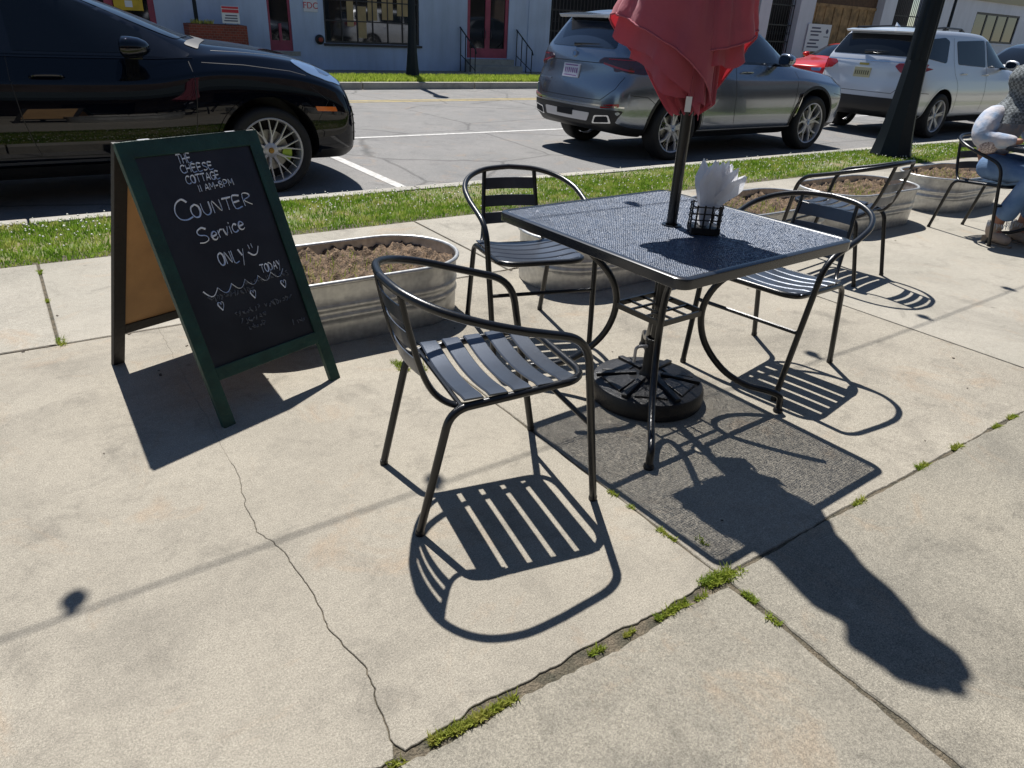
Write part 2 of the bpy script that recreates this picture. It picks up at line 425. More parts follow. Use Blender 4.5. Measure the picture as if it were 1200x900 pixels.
# crack across (towards the street)
cxl = jag((1.408, YA+.006), (1.395, 3.47), .0035, .02, 5)
cxr = jag((1.418, YA+.012), (1.403, 3.47), .0035, .02, 6)
nxl = jag((1.404, YA-.03), (1.352, -1.2), .006, .015, 7)
nxr = jag((1.420, YA-.010), (1.366, -1.2), .006, .015, 8)
# hairline crack in the left slab
hair = [(.40, 3.47), (.39, 2.6), (.385, 2.05), (.352, 1.75), (.395, 1.62), (.41, 1.45), (.392, 1.29), (.432, 1.12), (.405, 1.0), (.388, YA+.012)]
hl, hr = [], []
for a, b in zip(hair[:-1], hair[1:]):
    seg = jag(a, b, .009, .014, 11)
    for p in seg[:-1]:
        wv = .0006+.0011*max(0, min(1, (2.1-p.y)/1.2))
        if p.y > 2.15: wv = .00005
        hl.append(p-Vector((wv, 0, 0))); hr.append(p+Vector((wv, 0, 0)))
topL = jag((-6, 3.47), (1.395, 3.47), .002, .05, 12)
iL = min(range(len(mainL_top)), key=lambda i: abs(mainL_top[i].x-.388))
iT = min(range(len(topL)), key=lambda i: abs(topL[i].x-.40))
slab('pavement', mainL_top[:iL]+rev(hl)+rev(topL[:iT]), M_conc, z=0, bev=.0015)
slab('pavement', mainL_top[iL+1:]+cxl[1:]+rev(topL[iT+1:-1])+hr, M_conc, z=0, bev=.0015)
slab('pavement', mainR_top+jag((3.862, YA+.03), (3.804, 3.47), .002, .05, 14)+[(3.80, 3.47), (1.403, 3.47)]+rev(cxr), M_conc, z=-.001, bev=.003)
slab('pavement', [(3.872, YA+.006), (9, YA+.006), (9, 3.47), (3.812, 3.47)], M_conc3, z=0, bev=.003)
slab('pavement', [(9.01, YA-.8), (30, YA-.8), (30, 3.47), (9.01, 3.47)], M_conc3, z=0, bev=.003)
slab('pavement', jag((-6, -1.2), (1.345, -1.2), .002, .05, 15)+rev(nxl)+rev(mainL_bot), M_conc2, z=-.002, bev=.004)
slab('pavement', [(1.37, -1.2), (9, -1.2)]+rev(mainR_bot)+nxr, M_conc2, z=.001, bev=.004)
slab('pavement', [(-8, -7.5), (40, -7.5), (40, -1.212), (-8, -1.212)], M_conc2, z=0)
xs = [-6, -1.75, -.012, 2.42, 4.86, 7.3, 9.74, 12.2, 14.6, 17, 22, 30]
for i in range(len(xs)-1):
    slab('pavement', jag((xs[i]+.008, 3.484), (xs[i+1]-.006, 3.484), .002, .04, i)+[(xs[i+1]-.006, 4.76), (xs[i]+.008, 4.765)], M_conc3, z=.002*(i % 2), bev=.004)

# verge, kerb, road, far side
g = MB(); g.box((-12, 4.765, -.14), (40, 5.76, -.012)); tag(g.build('verge', M_turf), kind='structure')
xk = -12.
while xk < 40:
    x2 = xk+3.0; g = MB(); g.box((xk+.006, 5.762, -.16), (x2-.006, 5.90, .002)); tag(g.build('kerb', M_kerb, bevel=.012), kind='structure'); xk = x2
g = MB(); g.add([(-60, 5.7, -.15), (120, 5.7, -.15), (120, 16.3, -.15), (-60, 16.3, -.15)], [(0, 1, 2, 3)])
tag(g.build('road', M_asph, fixn=False), kind='structure')
def mark(x0, y0, x1, y1, m, name='road_marking'):
    g = MB(); g.add([(x0, y0, -.146), (x1, y0, -.146), (x1, y1, -.146), (x0, y1, -.146)], [(0, 1, 2, 3)]); tag(g.build(name, m, fixn=False), kind='structure')
mark(-60, 9.55, 120, 9.65, M_line)
for xx in (-5.2, 3.13): mark(xx, 5.93, xx+.11, 9.548, M_line)
for yy in (13.72, 13.95): mark(-60, yy, 120, yy+.10, M_yline)
# gutter pan at both kerbs
xk = -12.
for yk in (16.2,):
    xk = -20.
    while xk < 60:
        g = MB(); g.box((xk+.01, yk, -.16), (xk+2.98, yk+.16, .0)); tag(g.build('far_kerb', M_kerb, bevel=.015), kind='structure'); xk += 3.0
g = MB(); g.box((-30, 16.36, -.14), (70, 17.7, -.012)); tag(g.build('far_verge', M_turf), kind='structure')
g = MB(); g.box((-30, 17.702, -.14), (70, 24, -.004)); tag(g.build('far_pavement', M_conc2), kind='structure')

def blades(name, n, x0, x1, y0, y1, z, hmin, hmax, wd, mat, lean=.6, dens=None, zfun=None):
    X = rng.uniform(x0, x1, n); Y = rng.uniform(y0, y1, n)
    if dens is not None:
        k = dens(X, Y) > rng.uniform(0, 1, n); X = X[k]; Y = Y[k]; n = len(X)
    Hh = rng.uniform(hmin, hmax, n); a = rng.uniform(0, 2*np.pi, n); la = rng.uniform(0, 2*np.pi, n); ll = rng.uniform(.1, 1, n)*lean*Hh
    W_ = wd*rng.uniform(.6, 1.3, n)
    Z = np.full(n, z)
    dx, dy = np.cos(a)*W_/2, np.sin(a)*W_/2
    lx, ly = np.cos(la)*ll, np.sin(la)*ll
    V = np.stack([np.stack([X-dx, Y-dy, Z], 1), np.stack([X+dx, Y+dy, Z], 1),
                  np.stack([X+dx*.8+lx*.4, Y+dy*.8+ly*.4, Z+Hh*.6], 1), np.stack([X-dx*.8+lx*.4, Y-dy*.8+ly*.4, Z+Hh*.6], 1),
                  np.stack([X+lx, Y+ly, Z+Hh], 1)], 1).reshape(-1, 3)
    b = np.arange(n)[:, None]*5
    F = np.concatenate([b+np.array([[0, 1, 2]]), b+np.array([[0, 2, 3]]), b+np.array([[3, 2, 4]])])
    return V, F
def patchy(X, Y):
    return .62+.55*np.sin(X*1.7+np.sin(Y*3.1)*1.3)*np.sin(Y*4.3+X*.9)
V1, F1 = blades('g', 62000, -1.5, 6.5, 4.78, 5.775, -.012, .012, .040, .007, M_grass, dens=patchy)
V2, F2 = blades('g', 44000, 6.5, 17, 4.78, 5.775, -.012, .014, .042, .010, M_grass, dens=patchy)
tag(fastmesh('grass', np.concatenate([V1, V2]), np.concatenate([F1, F2+len(V1)]), M_grass),
    'green lawn strip between the pavement and the kerb', 'grass', kind='stuff')
V1, F1 = blades('g', 60000, 3, 20, 16.38, 17.7, -.012, .05, .13, .016, M_fargrass)
tag(fastmesh('grass', V1, F1, M_fargrass), 'sunny yellow green grass along the far kerb', 'grass', kind='stuff')
# clover flowers and leaves
def clover():
    n = 2600; vs = []; fs = []
    for i in range(n):
        x = random.uniform(-1.5, 14); y = 4.8+.97*(random.random()**.6); h = random.uniform(.018, .045); r = random.uniform(.005, .010)
        if random.random() > .35+.6*(noise.noise(Vector((x*1.3, y*1.3, 0)))+.4): continue
        b = len(vs)
        for (dx, dy, dz) in ((r, 0, 0), (0, r, 0), (-r, 0, 0), (0, -r, 0), (0, 0, r), (0, 0, -r*.6)): vs.append((x+dx, y+dy, h+dz))
        for f in ((0, 1, 4), (1, 2, 4), (2, 3, 4), (3, 0, 4), (1, 0, 5), (2, 1, 5), (3, 2, 5), (0, 3, 5)): fs.append([b+k for k in f])
    tag(fastmesh('clover_flowers', np.array(vs), np.array(fs), M_clover), 'tiny white clover flowers scattered through the lawn strip', 'flowers', kind='stuff')
clover()
# weeds in joints
def weeds():
    Vs = []; Fs = []; off = 0
    spots = [(1.40, .885, .030, 330), (1.37, .90, .020, 110), (1.45, .87, .02, 90), (1.30, .862, .012, 40), (1.22, .87, .018, 130), (1.16, .868, .014, 90), (1.04, .872, .010, 60), (.93, .872, .012, 70),
             (.66, .868, .014, 110), (.60, .868, .016, 170), (.54, .868, .016, 170), (.49, .872, .016, 140), (.38, .868, .010, 40),
             (1.407, 1.35, .012, 90), (1.407, 1.26, .008, 40), (1.407, 1.12, .010, 90), (1.41, 1.08, .008, 60), (1.415, .79, .014, 130), (1.40, .70, .012, 70),
             (2.1, .885, .016, 90), (2.52, .89, .018, 140), (2.78, .89, .018, 150), (3.1, .885, .012, 100), (3.25, .89, .016, 120),
             (1.22, 2.55, .035, 220), (1.3, 2.50, .03, 60), (-.008, 4.6, .02, 60), (-.01, 4.1, .015, 50), (.0, 3.5, .03, 90), (1.48, 1.02, .012, 30)]
    for (x, y, r, n) in spots:
        V, F = blades('w', int(n*1.5), x-r*(1.9 if abs(y-YA) < .03 else .6), x+r*(1.9 if abs(y-YA) < .03 else .6), y-r*(.55 if abs(y-YA) < .03 else 1.7), y+r*(.55 if abs(y-YA) < .03 else 1.7), -.006, .006, .012+r*.38, .0042, M_weed, lean=1.5)
        Vs.append(V); Fs.append(F+off); off += len(V)
    tag(fastmesh('weeds', np.concatenate(Vs), np.concatenate(Fs), M_weed), 'weeds and moss growing in the cracks of the concrete', 'weeds', kind='stuff')
weeds()
def debris():
    mb = MB()
    for i in range(24):
        x = random.uniform(-1, 4); y = random.uniform(.3, 4.6); s_ = random.uniform(.0025, .006)
        mb.box((-s_, -s_*.6, 0), (s_, s_*.6, s_*.5), 0, Matrix.Translation((x, y, .0005)) @ Matrix.Rotation(random.random()*6, 4, 'Z'))
    for k in range(220):
        x = random.uniform(.35, 1.4); y = YA-.008+random.uniform(-.012, .012); s_ = random.uniform(.003, .009)
        mb.box((-s_, -s_*.7, 0), (s_, s_*.6, s_*.7), 0, Matrix.Translation((x, y, -.02)) @ Matrix.Rotation(random.random()*6, 4, 'Z'))
    for k in range(60):
        x = random.uniform(-.5, 8); y = 3.47+random.uniform(-.02, .02) if k % 2 else random.uniform(2.7, 3.4); s_ = random.uniform(.004, .011)
        mb.box((-s_, -s_*.5, 0), (s_, s_*.5, .0015), 0, Matrix.Translation((x, y, .0015)) @ Matrix.Rotation(random.random()*6, 4, 'Z'))
    tag(mb.build('debris', pbr('grit', (.10, .08, .06), .9, var=.4, vscale=20), fixn=False), 'small crumbs and grit scattered on the concrete', 'grit', kind='stuff')
debris()


# ------------------------------------------------------------------ planters
def planter(cx, cy, label, ln=1.24, wd=.61, h=.31, seed=0):
    t = empty('stock_tank_planter', (cx, cy, .0), 0, label, 'planter', 'galvanised tank planters along the pavement edge')
    r = wd/2; hx = ln/2-r
    def ring(rr, z, n=20):
        out = []
        for k in range(n+1):
            a = -math.pi/2+math.pi*k/n; out.append((hx+rr*math.cos(a), rr*math.sin(a), z))
        for i in range(1, 8): out.append((hx-2*hx*i/8, rr, z))
        for k in range(n+1):
            a = math.pi/2+math.pi*k/n; out.append((-hx+rr*math.cos(a), rr*math.sin(a), z))
        for i in range(1, 8): out.append((-hx+2*hx*i/8, -rr, z))
        return out
    prof = [(r-.022, .004), (r-.016, .0), (r-.012, .012), (r-.010, .10)]
    for zc in (.115, .165):
        for k in range(7): prof.append((r-.010+.007*math.sin(math.pi*k/6), zc+.036*k/6))
    prof += [(r-.008, .24), (r-.006, h-.02)]
    for k in range(13):
        a = -math.pi/2+ (2*math.pi-.8)*k/12; prof.append((r-.002+.011*math.cos(a), h-.008+.011*math.sin(a)))
    prof += [(r-.016, h-.05), (r-.016, .05)]
    vs = []; fs = []
    for (rr, z) in prof: vs += ring(rr, z)
    n = len(ring(r, 0))
    for i in range(len(prof)-1):
        for k in range(n): fs.append((i*n+k, i*n+(k+1) % n, (i+1)*n+(k+1) % n, (i+1)*n+k))
    mb = MB(); mb.add(vs, fs, 0, True); mb.build('tank', M_galv, t, fixn=False, sharp=60)
    # soil heightfield
    rs_ = r-.017; pts = []; idx = {}; st = .0125
    nx, ny = int(ln/st)+1, int(wd/st)+1
    V = []; F = []
    for i in range(nx):
        for j in range(ny):
            x = -ln/2+i*st; y = -wd/2+j*st
            ex = max(0, abs(x)-hx); d = math.hypot(ex, y)
            if d > rs_:
                if d > rs_+st*1.3: continue
                k_ = rs_/d; x = math.copysign(min(abs(x), hx)+ex*k_, x); y *= k_
            p = Vector((x, y, seed*3.1))
            z = h-.060+.042*noise.fractal(p*8, .8, 2, 4)+.030*abs(noise.noise(p*24))+.018*noise.noise(p*60)
            idx[(i, j)] = len(V); V.append((x, y, min(z, h-.004)))
    for i in range(nx-1):
        for j in range(ny-1):
            q = [(i, j), (i+1, j), (i+1, j+1), (i, j+1)]
            if all(k in idx for k in q): F.append([idx[k] for k in q])
    fastmesh('soil', np.array(V), np.array(F), M_soil, t, True)
    V, F = blades('s', 140, -hx, hx, -.2, .2, h-.06, .03, .07, .004, M_weed, lean=.8)
    tag(fastmesh('seedlings', V, F, M_weed, t), kind='stuff')
    return t
planter(1.22, 3.20, 'galvanised tank of soil right behind the chalkboard sign', seed=1)
planter(2.98, 3.20, 'galvanised tank of soil behind the umbrella table, partly hidden by the tabletop', seed=2)
planter(4.46, 3.22, 'galvanised tank of soil behind the napkins and right-hand chair', seed=3)
planter(5.84, 3.28, 'galvanised tank of soil behind the spare chair with its back to us', seed=4)
planter(7.50, 3.32, 'galvanised tank of soil beside the seated person', seed=5)

# ------------------------------------------------------------------ chairs
def make_chair(label):
    t = empty('bistro_chair', (0, 0, 0), 0, label, 'chair', 'black metal armchairs at the cafe tables')
    rt = .0125
    for s in (-1, 1):
        # front leg up to the arm bend, then half of the arm hoop
        path = fillet([(.285, s*.235, .0), (.185, s*.262, .60), (-.02, s*.278, .655)], .085, 8)
        leg = path[:2]
        mb = MB(); mb.tube(leg, rt, 12); mb.build('leg', M_blackmetal, t)
        hoop = path[1:-1]+catmull([(-.02, s*.278, .655), (-.14, s*.272, .690), (-.245, s*.225, .72), (-.315, s*.13, .742), (-.338, 0, .75)], 7)
        mb = MB(); mb.tube(hoop, rt, 12, cap=False); mb.build('armrest', M_blackmetal, t)
        # rear leg
        rp = fillet([(-.30, s*.203, 0), (-.205, s*.203, .405), (-.10, s*.203, .425)], .05, 7)
        mb = MB(); mb.tube(rp[:2], rt, 12); mb.build('leg', M_blackmetal, t)
        for (x, y) in ((.285, s*.235), (-.30, s*.203)):
            mb = MB(); mb.lathe([(.0135, 0), (.0140, .003), (.0140, .014), (.0128, .017)], 12, (x+(-.002 if x > 0 else .002), y, 0)); mb.build('foot_cap', M_blackplastic, t)
    a = fillet([(-.30, .203, 0), (-.205, .203, .405), (-.10, .203, .425)], .05, 7)[1:-1]
    b = fillet([(-.30, -.203, 0), (-.205, -.203, .405), (-.10, -.203, .425)], .05, 7)[1:-1]
    loop = a+fillet([(-.10, .203, .425), (.235, .203, .44), (.235, -.203, .44), (-.10, -.203, .425)], .09, 8)[1:-1]+b[::-1]
    mb = MB(); mb.tube(loop, rt, 12, cap=False)
    mb.tube([(-.17, -.2, .415), (-.17, .2, .415)], .008, 8)
    mb.build('seat_frame', M_blackmetal, t)
    # seat slats, curved across
    mb = MB()
    for k in range(5):
        x0 = -.165+k*.076; wv = .060
        n = 14; top = []; 
        for i in range(n+1):
            y = -.205+.41*i/n; u = (y/.205)
            z = .449-.026*(1-u*u)+.006*(x0/.2)
            if abs(u) > .93: z -= .006*(abs(u)-.93)/.07
            top.append((y, z))
        vs = []; fs = []
        for (y, z) in top:
            vs += [(x0, y, z-.001), (x0+.004, y, z+.002), (x0+wv-.004, y, z+.002), (x0+wv, y, z-.001), (x0+wv, y, z-.004), (x0, y, z-.004)]
        for i in range(n):
            for k_ in range(6): fs.append((i*6+k_, i*6+(k_+1) % 6, (i+1)*6+(k_+1) % 6, (i+1)*6+k_))
        fs += [tuple(range(6))[::-1], tuple(range(n*6, n*6+6))]
        mb.add(vs, fs, 0, True)
    mb.build('seat', M_slat, t, sharp=30)
    # back uprights (flat bar) and slats
    for s in (-1, 1):
        pth = catmull([(-.318, s*.128, .735), (-.295, s*.135, .62), (-.262, s*.142, .50), (-.225, s*.155, .435), (-.17, s*.18, .408), (-.10, s*.196, .415)], 5)
        mb = MB(); mb.tube(pth, .011, 10, flat=.75); mb.build('back_upright', M_blackmetal, t)
    mb = MB()
    for zc in (.675, .595, .515):
        x_ = -.318+(.735-zc)*.245
        n = 8; vs = []; fs = []
        for i in range(n+1):
            u = -1+2*i/n; y = u*.135; xx = x_-.018*(1-u*u)
            for (dz, dx) in ((-.026, .0065), (-.026, .0035), (.026, -.0065), (.026, -.0035)): pass
            vs += [(xx+.0060, y, zc-.026), (xx-.0060, y, zc+.026), (xx-.0095, y, zc+.026), (xx+.0025, y, zc-.026)]
        for i in range(n):
            for k_ in range(4): fs.append((i*4+k_, i*4+(k_+1) % 4, (i+1)*4+(k_+1) % 4, (i+1)*4+k_))
        fs += [(3, 2, 1, 0), (n*4, n*4+1, n*4+2, n*4+3)]
        mb.add(vs, fs)
    mb.build('backrest', M_slat, t)
    # stretcher between front legs
    mb = MB(); mb.tube([(.235, -.248, .30), (.235, .248, .30)], .009, 8); mb.build('stretcher', M_blackmetal, t)
    return t
chair0 = make_chair('black slatted armchair in the foreground, nearest the camera')
chair0.location = (1.09, 1.64, 0); chair0.rotation_euler.z = R(-9.9)
for (x, y, a, lab) in ((1.915, 2.60, -106, 'black slatted armchair on the far side of the umbrella table, in front of the lawn'),
                       (2.71, 1.775, 188, 'black slatted armchair tucked in at the right side of the umbrella table'),
                       (4.38, 2.55, 97, 'empty black armchair with its back to us, facing the tank planters'),
                       (6.47, 2.52, -103, 'black armchair the person is sitting on')):
    c = copy_tree(chair0); c.location = (x, y, 0); c.rotation_euler.z = R(a); c['label'] = lab

# ------------------------------------------------------------------ tables
def make_table(label, size=.94, H=.735):
    t = empty('patio_table', (0, 0, 0), 0, label, 'table', 'square black mesh cafe tables')
    hs = size/2
    # perforated sheet
    pitch = .0092; inner = hs-.022; n = int(2*inner/pitch); p = 2*inner/n; hw = p*.345
    ii, jj = np.meshgrid(np.arange(n), np.arange(n), indexing='ij')
    off = 0.
    cx = -inner+(ii.ravel()+.5)*p; cy = -inner+(jj.ravel()+.5)*p
    hole = (np.hypot(cx, cy) < .034)
    cx, cy = cx[~hole], cy[~hole]; m = len(cx)
    oc = np.array([(-1, -1), (1, -1), (1, 1), (-1, 1)])*p/2
    ic = np.array([(-1, -1), (1, -1), (1, 1), (-1, 1)])*hw
    jx = rng.uniform(.80, 1.16, (m, 1)); jy = rng.uniform(.80, 1.16, (m, 1)); ox = rng.uniform(-.09, .09, (m, 1))*p; oy = rng.uniform(-.09, .09, (m, 1))*p; tz = rng.uniform(-.0003, .0003, (m, 4))
    zt = H-.002; zb = H-.0045
    V = np.zeros((m, 12, 3))
    V[:, :4, 0] = cx[:, None]+oc[:, 0]; V[:, :4, 1] = cy[:, None]+oc[:, 1]; V[:, :4, 2] = zt
    V[:, 4:8, 0] = cx[:, None]+ic[:, 0]*jx+ox; V[:, 4:8, 1] = cy[:, None]+ic[:, 1]*jy+oy; V[:, 4:8, 2] = zt+.0006+tz
    V[:, 8:12, 0] = cx[:, None]+ic[:, 0]*jx+ox; V[:, 8:12, 1] = cy[:, None]+ic[:, 1]*jy+oy; V[:, 8:12, 2] = zb
    fl = []
    for k in range(4):
        k2 = (k+1) % 4; fl.append((k, k2, 4+k2, 4+k)); fl.append((4+k, 4+k2, 8+k2, 8+k))
    F = (np.arange(m)[:, None, None]*12+np.array(fl)[None]).reshape(-1, 4)
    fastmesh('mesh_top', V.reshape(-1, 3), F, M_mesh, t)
    # rim: rounded-square loop with folded section
    def loop(o, r=.045):
        a = hs+o; pts = []
        for (sx, sy, a0) in ((1, -1, -90), (1, 1, 0), (-1, 1, 90), (-1, -1, 180)):
            for k in range(7):
                an = R(a0+90*k/6); rr = r+o
                pts.append((sx*(hs-r)+rr*math.cos(an), sy*(hs-r)+rr*math.sin(an)))
        return pts
    prof = [(-.026, H-.003), (-.022, H), (-.006, H), (-.001, H-.003), (0, H-.008), (0, H-.034), (-.003, H-.036), (-.012, H-.034)]
    vs = []; fs = []; n = len(loop(0))
    for (o_, z) in prof: vs += [(x, y, z) for x, y in loop(o_)]
    for i in range(len(prof)-1):
        for k in range(n): fs.append((i*n+k, i*n+(k+1) % n, (i+1)*n+(k+1) % n, (i+1)*n+k))
    mb = MB(); mb.add(vs, fs, 0, True); mb.build('rim', M_rim, t, sharp=35)
    mb = MB(); mb.bar((-hs+.01, .0, H-.016), (-.035, 0, H-.016), .02, .012); mb.bar((.035, 0, H-.016), (hs-.01, 0, H-.016), .02, .012)
    mb.build('cross_brace', M_blackmetal, t)
    mb = MB(); mb.lathe([(.024, H-.012), (.024, H+.001), (.036, H+.0025), (.038, H), (.038, H-.006), (.026, H-.012)], 24, cap=False); mb.build('umbrella_collar', M_blackmetal, t)
    d = math.sqrt(.5)
    prof = [(.46, H-.03), (.40, .68), (.29, .60), (.20, .51), (.168, .40), (.20, .275), (.29, .165), (.39, .108), (.48, .09), (.535, .072), (.545, .035), (.545, 0)]
    for (sx, sy) in ((1, 1), (1, -1), (-1, -1), (-1, 1)):
        pts = catmull([(sx*r*d, sy*r*d, z) for r, z in prof], 5)
        mb = MB(); mb.tube(pts, .0135, 12); lg = mb.build('leg', M_blackmetal, t)
        mb = MB(); mb.lathe([(.019, 0), (.020, .006), (.018, .014), (.014, .02)], 12, (sx*.545*d, sy*.545*d, 0)); mb.build('foot_cap', M_blackplastic, lg)
    mb = MB(); q = .168*d+.004
    for k in range(4):
        c = [(-q, -q), (q, -q), (q, q), (-q, q)]
        mb.bar((*c[k], .40), (*c[(k+1) % 4], .40), .008, .022)
    for k in (-.33, .33):
        mb.bar((k*q*1.0, -q, .40), (k*q, q, .40), .008, .008); mb.bar((-q, k*q, .404), (q, k*q, .404), .008, .008)
    mb.build('shelf_ring', M_blackmetal, t)
    return t
table0 = make_table('square black mesh table with umbrella and napkin holder')
table0.location = (1.99, 1.80, 0); table0.rotation_euler.z = R(2.3)
t2 = copy_tree(table0); t2.location = (6.62, 1.93, 0); t2.rotation_euler.z = R(-6); t2['label'] = 'black mesh table the seated person leans on, cut by the right edge'
# green tape on the near leg
mb = MB(); mb.tube([(-.262, -.262, .655), (-.275, -.275, .675)], .0155, 12); mb.build('tape', M_greentape, table0)

# ------------------------------------------------------------------ umbrella base
def umbrella_base():
    t = empty('umbrella_base', (2.0, 1.81, 0), 0, 'round black weighted plastic base on the ground under the umbrella', 'umbrella base')
    mb = MB(); mb.lathe([(.20, .0), (.232, .003), (.236, .02), (.234, .062), (.226, .074), (.21, .078), (.12, .092), (.055, .10), (.04, .10)], 48)
    mb.build('base_shell', M_blackplastic, t)
    mb = MB()
    for k in range(6):
        a = R(20+60*k); c, s = math.cos(a), math.sin(a)
        mb.bar((c*.05, s*.05, .104), (c*.215, s*.215, .082), .026, .018)
    mb.build('rib', M_blackplastic, t, bevel=.004)
    for k in range(6):
        a = R(50+60*k); mb = MB()
        vs = []
        for (r0, da, z) in ((.085, -17, .097), (.195, -20, .083), (.195, 20, .083), (.085, 17, .097)):
            vs.append((r0*math.cos(a+R(da)), r0*math.sin(a+R(da)), z+.006))
        mb.add(vs+[(x, y, z-.012) for x, y, z in vs], [(0, 1, 2, 3), (0, 4, 5, 1), (1, 5, 6, 2), (2, 6, 7, 3), (3, 7, 4, 0)])
        mb.build('weight_segment', M_blackplastic, t, bevel=.004)
    mb = MB(); mb.lathe([(.042, .095), (.034, .115), (.030, .125), (.030, .25), (.032, .252), (.032, .265), (.027, .268)], 24, cap=False); mb.build('pole_socket', M_blackplastic, t)
    mb = MB(); mb.tube(fillet([(-.03, .0, .235), (-.075, .02, .235), (-.075, .02, .165)], .02, 5), .007, 8); mb.build('clamp_handle', M_alloy, t)
    return t
umbrella_base()

# ------------------------------------------------------------------ umbrella
def umbrella():
    t = empty('patio_umbrella', (2.005, 1.805, .018), 0, 'closed red canvas umbrella on black pole through the table', 'umbrella')
    t.rotation_euler = (R(-.45), R(-.35), 0)
    mb = MB(); mb.tube([(0, 0, .10), (0, 0, 1.45), (.0, 0, 2.66)], .0195, 16); mb.build('pole', M_blackmetal, t)
    mb = MB(); mb.lathe([(.02, 2.62), (.035, 2.63), (.03, 2.67), (.012, 2.70), (.001, 2.72)], 16); mb.build('finial', M_blackmetal, t)
    mb = MB(); mb.lathe([(.022, 1.30), (.045, 1.30), (.045, 1.36), (.022, 1.37)], 16); mb.build('runner', M_blackplastic, t)
    # folded canopy: hem control ring (azimuth, reach, height), doubling back where the cloth folds over itself
    hemc = [(138, .300, 1.405), (160, .255, 1.385), (182, .215, 1.35), (212, .170, 1.29), (245, .125, 1.215), (272, .095, 1.155), (285, .070, 1.135), (270, .045, 1.15), (245, .065, 1.22),
            (232, .095, 1.295), (246, .118, 1.312), (270, .135, 1.322), (298, .172, 1.345), (317, .205, 1.375), (328, .165, 1.31), (338, .105, 1.20), (350, .065, 1.12), (370, .05, 1.13), (392, .075, 1.16), (412, .05, 1.13),
            (438, .085, 1.17), (458, .06, 1.14), (474, .13, 1.22), (484, .10, 1.19), (492, .205, 1.29)]
    ZT = 2.63; NS = 56
    hp = catmull([Vector((math.cos(R(a))*r_, math.sin(R(a))*r_, z_)) for a, r_, z_ in hemc], 6, True)
    def kf(s):   # 0 hem .. 1 apex
        for (a, ka), (b, kb) in zip(KP[:-1], KP[1:]):
            if s <= b: 
                f_ = (s-a)/(b-a); f_ = f_*f_*(3-2*f_); return ka+(kb-ka)*f_
        return KP[-1][1]
    KP = [(0, 1.), (.06, .92), (.2, .74), (.42, .60), (.62, .66), (.74, .50), (.87, .62), (.95, .50), (1., .06)]
    rings = []
    for si in range(NS+1):
        s = si/NS; k_ = kf(s); ring = []
        for i, p in enumerate(hp):
            r_ = math.hypot(p.x, p.y); a = math.atan2(p.y, p.x); z = p.z+(ZT-p.z)*s
            rr = r_*k_; soft_ = min(1, s*1.5); rr = rr*(1-soft_*.35)+.105*k_*soft_*.35*1.4
            rr *= 1+.22*s*noise.noise(Vector((math.cos(a)*2, math.sin(a)*2, z*5)))+.10*noise.noise(Vector((math.cos(a)*4, math.sin(a)*4, z*3.5)))+.07*noise.noise(Vector((math.cos(a)*11, math.sin(a)*11, z*4)))
            ring.append(Vector((rr*math.cos(a), rr*math.sin(a), z)))
        rings.append(ring)
    rings = rings[::-1]
    n = len(rings[0]); V = [p for rg in rings for p in rg]
    F = [(i*n+k, i*n+(k+1) % n, (i+1)*n+(k+1) % n, (i+1)*n+k) for i in range(NS) for k in range(n)]
    mb = MB(); mb.add(V, F, 0, True); cn = mb.build('canopy', M_red, t, fixn=False, sharp=0)
    ribang = [6, 52, 98, 141, 186, 228, 272, 318]; ribz = [1.17, 1.15, 1.16, 1.14, 1.12, 1.12, 1.13, 1.15]
    # second, inner layer of folds that shows below the outer hem
    ctrl = []
    for k in range(11):
        a0 = 110+k*25
        for (da, r_, z_) in ((0, .040, 1.105), (9, .112-.004*k, 1.165-.004*k), (14, .125-.005*k, 1.175-.004*k), (16, .06, 1.12)):
            ctrl.append((a0+da, r_*(1.35 if k < 3 else 1), z_+(.07 if k < 3 and r_ > .1 else 0)))
    for a0 in (392, 420, 448): ctrl += [(a0, .04, 1.12), (a0+14, .07, 1.15)]
    hp2 = catmull([Vector((math.cos(R(a))*r_, math.sin(R(a))*r_, z_)) for a, r_, z_ in ctrl], 4, True)
    V = []; N2 = 10; n2 = len(hp2)
    for i in range(N2+1):
        f_ = i/N2
        for p in hp2:
            r_ = math.hypot(p.x, p.y); a = math.atan2(p.y, p.x); rr = r_*(1-f_*.25)+.01*f_
            V.append((rr*math.cos(a), rr*math.sin(a), p.z+.32*f_))
    F = [(i*n2+k, i*n2+(k+1) % n2, (i+1)*n2+(k+1) % n2, (i+1)*n2+k) for i in range(N2) for k in range(n2)]
    mb = MB(); mb.add(V, F, 0, True); mb.build('inner_folds', M_red, t, fixn=False, sharp=0)
    def sheet(cp, up, ruf, seed, name):
        hp_ = catmull([Vector((a, r_, z_)) for a, r_, z_ in cp], 10); Vs = []; N_ = 14; n_ = len(hp_)
        for i in range(N_+1):
            f_ = i/N_
            for q, p in enumerate(hp_):
                ph = q*.30+seed+.5*math.sin(q*.11+seed); a = R(p.x+2.2*math.sin(ph*1.3)*(1-f_)); rr = p.y*(1-f_*.22)+ruf*math.sin(ph)*(1-f_*.7)+.006*noise.noise(Vector((q*.3, f_*3, seed)))
                z = p.z+up*f_+ruf*.55*math.cos(ph*.8+seed)*(1-f_)
                Vs.append((rr*math.cos(a), rr*math.sin(a), z))
        Fs = [(i*n_+k, i*n_+k+1, (i+1)*n_+k+1, (i+1)*n_+k) for i in range(N_) for k in range(n_-1)]
        m_ = MB(); m_.add(Vs, Fs, 0, True); return m_.build(name, M_red, t, fixn=False, sharp=0)
    sheet([(141, .268, 1.345), (160, .225, 1.30), (182, .180, 1.255), (212, .132, 1.20), (245, .095, 1.15), (268, .06, 1.115)], .26, .020, 1., 'fold_layer')
